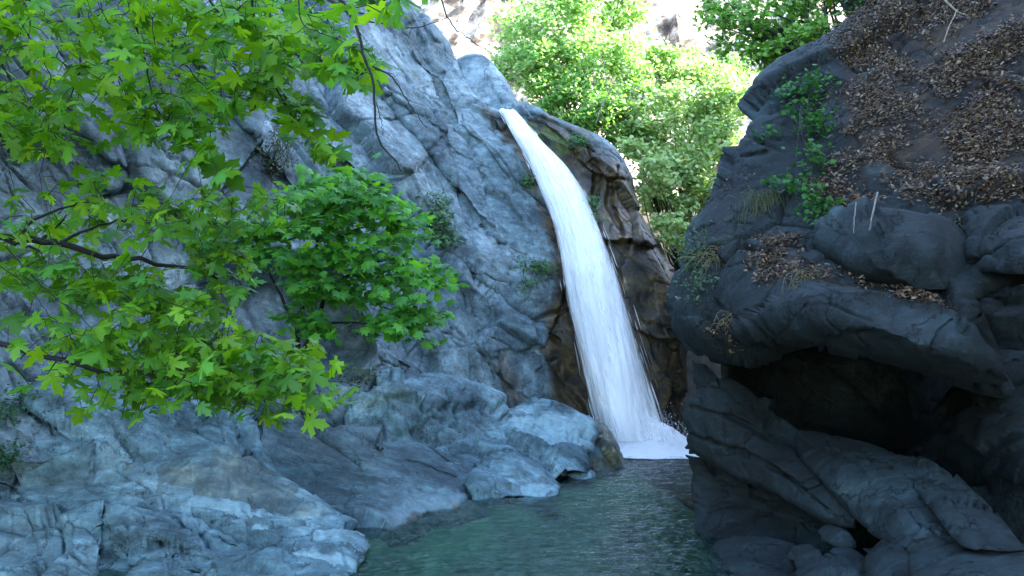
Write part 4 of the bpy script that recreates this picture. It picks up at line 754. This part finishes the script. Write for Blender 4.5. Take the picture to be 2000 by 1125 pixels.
bush("tree", "bushy green tree on the ledge behind the top of the waterfall", "tree", [(1090, 60, 120, 90, 24.0, 1.6), (1180, 130, 90, 80, 23.0, 1.5), (1030, 130, 60, 50, 23.0, .8), (1200, 10, 60, 60, 24.5, 1.2)], 14000, SUNNY, (1130, 330, 23.0), (.10, .18), 7, "palm_far")
bush("shrub", "dense shrub hanging over the brown rock beside the waterfall", "shrub", [(1130, 210, 80, 50, 21.8, .8), (1190, 240, 70, 50, 21.2, .8), (1080, 165, 50, 40, 22.3, .7), (1225, 200, 50, 60, 22.0, .9)], 8000, [(.13, .28, .05), (.18, .34, .07), (.10, .23, .04)], (1160, 320, 21.5), (.09, .16), 6, "palm_far")
bush("shrub", "pale sunlit shrub spilling down between the brown rock and the dark overhang", "shrub", [(1330, 260, 90, 90, 21.0, 1.1), (1370, 180, 70, 70, 21.5, 1.1), (1300, 370, 60, 70, 20.1, .8), (1390, 330, 50, 90, 20.1, .8), (1430, 220, 40, 60, 20.8, 0.7), (1275, 350, 26, 44, 18.4, .4), (1312, 455, 26, 44, 17.9, .4), (1240, 292, 26, 26, 18.9, .4), (1330, 440, 42, 50, 19.7, .6), (1270, 280, 50, 50, 21.1, .8)], 15000, [(.32, .44, .15), (.40, .48, .24), (.22, .37, .09)], (1340, 560, 20.5), (.10, .17), 6, "palm_far")
bush("shrub", "yellow green shrub in the gap behind the sunlit one, below the bare hillside", "shrub", [(1310, 130, 60, 40, 24.5, 1.0), (1400, 150, 60, 40, 23.5, .9)], 4500, SUNNY, (1340, 300, 24.0), (.10, .18), 4, "palm_far")
bush("tree", "leaning tree on the top edge of the dark overhang against the bright hillside", "tree", [(1520, 30, 90, 60, 12.8, 1.0), (1440, 60, 55, 45, 13.2, .8), (1600, -10, 80, 60, 12.6, 1.0), (1560, 90, 60, 40, 12.0, .7), (1480, 120, 40, 35, 12.4, .5), (1395, 20, 40, 40, 13.5, .6)], 3600, [(.13, .29, .035), (.18, .35, .05), (.09, .22, .03)], (1640, 130, 11.6), (.08, .13), 6, "palm_far")
SHADE_LEAVES = np.stack([rng.uniform(2.2, 9, 2600), rng.uniform(1.5, 11, 2600), np.zeros(2600)], 1); SHADE_LEAVES[:, 2] = 3.6+.48*SHADE_LEAVES[:, 1]+.55*np.clip(SHADE_LEAVES[:, 0]-3, 0, 9)+rng.uniform(0, 2.5, 2600)  # unseen canopy leaves added overhead to darken the right-hand rock
bush("shrub", "dark shrub on the slope above the overhang in the top right", "shrub", [(1720, 10, 70, 40, 10.8, .6), (1680, 60, 30, 30, 10.8, .4)], 1300, [(.03, .075, .015), (.045, .10, .02)], (1710, 70, 10.8), (.06, .11), 3, extra=SHADE_LEAVES)
# bleached tangle of dead twigs in the shrub
W = Wood(); r0 = P(1180, 230, 19.2)
W.limb([(1165, 240, 19.5), (1180, 190, 19.2), (1210, 160, 19.0), (1250, 190, 18.9)], .014, .005, 20)
W.twigs(np.stack([P(a_, b_, c_) for a_, b_, c_ in zip(rng.normal(1205, 42, 230), rng.normal(178, 24, 230), rng.uniform(18.6, 19.4, 230))]), .0045)
v, f = W.out(); tag(obj("dead_branch", v, f, PALEBARK), "bleached tangle of dead twigs draped over the shrub by the waterfall", "dead branch")

# ------------------------------------------------------------------ small plants on the rocks
def near_surf(key, px, py):
    V, x, y = SURF[key]; i = np.argmin((x-px)**2+(y-py)**2); return V.reshape(-1, 3)[i]
def dpt(key, px, py): return float(to_px(near_surf(key, px, py))[2])
def small(name, label, cat, key, blobs, nleaf, cols, size, kind="oval", off=.12, stems=3, dr=.12, mat=FARLEAF, dens=14):
    r = blobs[0]; return bush(name, label, cat, [(a, b, c_, d_, dpt(key, a, b)-off, dr) for a, b, c_, d_ in blobs], nleaf, cols, (r[0], r[1]+r[3]*.8, dpt(key, r[0], r[1])), size, stems, kind, None, mat, BARK, dens, sr=.008)
GRN = [(.05, .14, .03), (.07, .17, .03), (.04, .11, .025)]
small("fern", "rounded green fern clump on the wet rock right of the waterfall top", "fern", "chute", [(1130, 278, 22, 14)], 420, [(.05, .15, .05), (.07, .19, .06)], (.05, .10))
small("fern", "small fern tuft on the rock left of the waterfall", "fern", "cliff", [(1030, 355, 12, 18)], 220, GRN, (.05, .10))
small("fern", "thin fern fringe trailing along the right edge of the waterfall", "fern", "chute", [(1152, 388, 12, 10), (1162, 415, 10, 18)], 240, [(.06, .17, .06), (.08, .2, .06)], (.04, .09), off=.3)
small("shrub", "little shrub rooted in the cliff crack left of the waterfall", "shrub", "cliff", [(1040, 518, 34, 12), (1030, 555, 14, 12), (1062, 525, 18, 12)], 420, GRN, (.06, .10), off=.25)
small("shrub", "upright narrow leaved shrub in the diagonal cliff crack", "shrub", "cliff", [(850, 400, 22, 40), (858, 440, 24, 30), (880, 470, 26, 14)], 520, [(.05, .13, .05), (.07, .16, .06)], (.09, .18), off=.25, stems=7)
small("shrub", "dry twiggy shrub on the cliff behind the plane leaves", "shrub", "cliff", [(530, 300, 36, 44), (560, 260, 30, 30)], 420, [(.06, .09, .04), (.09, .12, .06)], (.05, .10), off=.3, stems=22)
small("shrub", "weed tuft at the foot of the cliff by the ridge rock", "shrub", "cliff", [(700, 735, 40, 16)], 200, [(.05, .08, .03), (.07, .1, .04)], (.05, .10), off=.5, stems=6)
small("ivy", "dark ivy in the left corner beside the rounded rock", "ivy", "cliff", [(16, 805, 22, 16), (40, 765, 9, 22)], 260, [(.02, .07, .025), (.03, .09, .03)], (.04, .075), off=.35, dr=.08)
small("ivy", "lower dark ivy clump against the left edge", "ivy", "cliff", [(12, 885, 20, 14)], 200, [(.02, .07, .025), (.03, .09, .03)], (.04, .075), off=.75, dr=.08)
small("sapling", "green sapling hanging down the leaf covered face of the overhang", "sapling", "overhang", [(1590, 170, 26, 34), (1545, 180, 22, 20), (1560, 215, 24, 14), (1598, 250, 20, 40), (1590, 320, 16, 50), (1500, 250, 16, 12), (1600, 395, 22, 40), (1540, 360, 30, 16), (1620, 430, 18, 22)], 950, [(.025, .10, .02), (.04, .15, .02)], (.05, .085), "palm_far", .18, 3)
small("bush", "wispy grey green bush at the left rim of the overhang", "bush", "overhang", [(1365, 500, 30, 50), (1375, 560, 26, 30)], 900, [(.05, .09, .05), (.07, .12, .06)], (.03, .08), off=.2)
small("fern", "tiny fern on the tip of the long slanting slab", "fern", "rock_slab", [(1400, 915, 14, 8)], 90, [(.06, .1, .04)], (.03, .05), off=.1)
# grass tufts and the bleached hanging root
def tuft(label, px, py, n, ln, key, col):
    r = near_surf(key, px, py); d = dpt(key, px, py); e = []; o = 0; V, F = [], []
    for _ in range(n):
        a = P(px+rng.normal(0, 16), py+rng.normal(0, 8), d-.05); b = a+np.array([rng.normal(0, .10), -rng.uniform(.03, .16), rng.uniform(.0, .08)]); c = b+np.array([rng.normal(0, .08), -rng.uniform(0, .05), -rng.uniform(.1, .35)*ln])
        v, f = tube(smooth3([a, b, c], 7), .0035, .001, 3); V.append(v); F.append(f+o); o += len(v)
    V = np.concatenate(V); return tag(obj("grass_tuft", V, np.concatenate(F), FARLEAF, attrs={"tint": np.tile(np.array(col), (len(V), 1))*rng.uniform(.7, 1.3, (len(V), 1))}), label, "grass")
tuft("long drooping grass tuft beside the sapling on the overhang", 1490, 385, 110, 1.6, "overhang", (.13, .15, .07)); tuft("short dry grass tuft low on the overhang rim", 1395, 505, 60, .9, "overhang", (.22, .19, .10))
tuft("dry grass hanging beside the oval dark boulder on its right", 1880, 440, 80, 1.3, "overhang", (.17, .16, .08)); tuft("tuft of dry roots hanging from the middle of the overhang lip", 1580, 545, 80, 1.0, "overhang", (.20, .18, .10)); tuft("sparse straw tuft on the small ledge at the overhang tip", 1435, 630, 50, .5, "overhang", (.22, .19, .11))
W = Wood(); d = dpt("overhang", 1700, 440)-.75
W.limb([(1714, 376, d+.2), (1704, 420, d), (1695, 470, d), (1693, 515, d+.1)], .009, .006, 20, .004)
v, f = W.out(); tag(obj("hanging_root", v, f, STICK), "long bleached root hanging in front of the oval dark boulder", "root")
W = Wood(); W.limb([(1672, 396, d+.3), (1668, 430, d+.1), (1668, 455, d+.1)], .006, .004, 14, .004); v, f = W.out(); tag(obj("hanging_root", v, f, STICK), "short thin root hanging left of the long bleached root", "root")
W = Wood(); dd = dpt("overhang", 1840, 60); W.limb([(1838, 100, dd-.2), (1855, 45, dd-.35), (1870, 20, dd-.3)], .008, .005, 14, .004); v, f = W.out(); tag(obj("dead_branch", v, f, PALEBARK), "short forked twig sticking up from the leaf litter below the top right corner", "dead branch"); W = Wood(); W.limb([(1845, 0, dd-.3), (1870, 25, dd-.3), (1890, 30, dd-.2)], .014, .006, 14, .004)
v, f = W.out(); tag(obj("dead_branch", v, f, PALEBARK), "dead branch lying on the leaf littered slope in the top right", "dead branch")

# dry leaf litter on the overhang
V, x, y = SURF["overhang"]; N = np.cross(np.gradient(V, axis=1), np.gradient(V, axis=0)); N = unit(N); N = np.where(((np.array([0, 0, CAMZ])-V)*N).sum(-1, keepdims=True) < 0, -N, N)
dens = np.zeros(x.shape)
for poly, soft, k in (([(1640, 120), (1700, -40), (2100, -40), (2100, 420), (1960, 415), (1840, 400), (1760, 380), (1640, 330), (1660, 250), (1640, 190)], 50, 1.0), ([(1480, 470), (1560, 470), (1570, 540), (1500, 560), (1470, 520)], 14, .9),
                      ([(1560, 350), (1900, 380), (1900, 430), (1780, 412), (1640, 410)], 14, .8), ([(1650, 545), (1760, 560), (1860, 590), (1850, 600), (1700, 575)], 8, .9), ([(1500, 520), (1640, 545), (1600, 565), (1490, 560)], 10, .5), ([(1400, 620), (1450, 640), (1440, 655)], 8, .8), ([(1380, 350), (1480, 350), (1470, 400), (1400, 400)], 20, .4)):
    dens = np.maximum(dens, k*poly_mask(x, y, poly, soft))
cl = fbm(np.stack([x.ravel()/110, y.ravel()/60, x.ravel()*0], 1), 3, 44).reshape(x.shape)
dens = (dens*sstep(-.24, .16, cl)).ravel(); dens /= dens.sum()
k = 32000; i = rng.choice(len(dens), k, p=dens); n0 = N.reshape(-1, 3)[i]; pos = V.reshape(-1, 3)[i]+n0*rng.uniform(.005, .06, (k, 1))+rng.normal(0, .02, (k, 3))
v, f, c = leaves(pos, n0+rng.normal(0, .55, (k, 3))+np.array([0, 0, .4]), rng.normal(0, 1, (k, 3)), rng.uniform(.018, .048, k)*rng.choice([.7, 1, 1.35], k), tints(k, [(.075, .038, .014), (.04, .022, .010), (.12, .075, .04), (.19, .15, .10), (.055, .028, .012), (.018, .012, .008), (.08, .055, .028)], .4), "oval")
tag(obj("leaf_litter", v, f, LITTER, attrs={"tint": c}, smooth=False), "layer of dry brown fallen leaves covering the top of the dark overhang", "fallen leaves", kind="stuff")
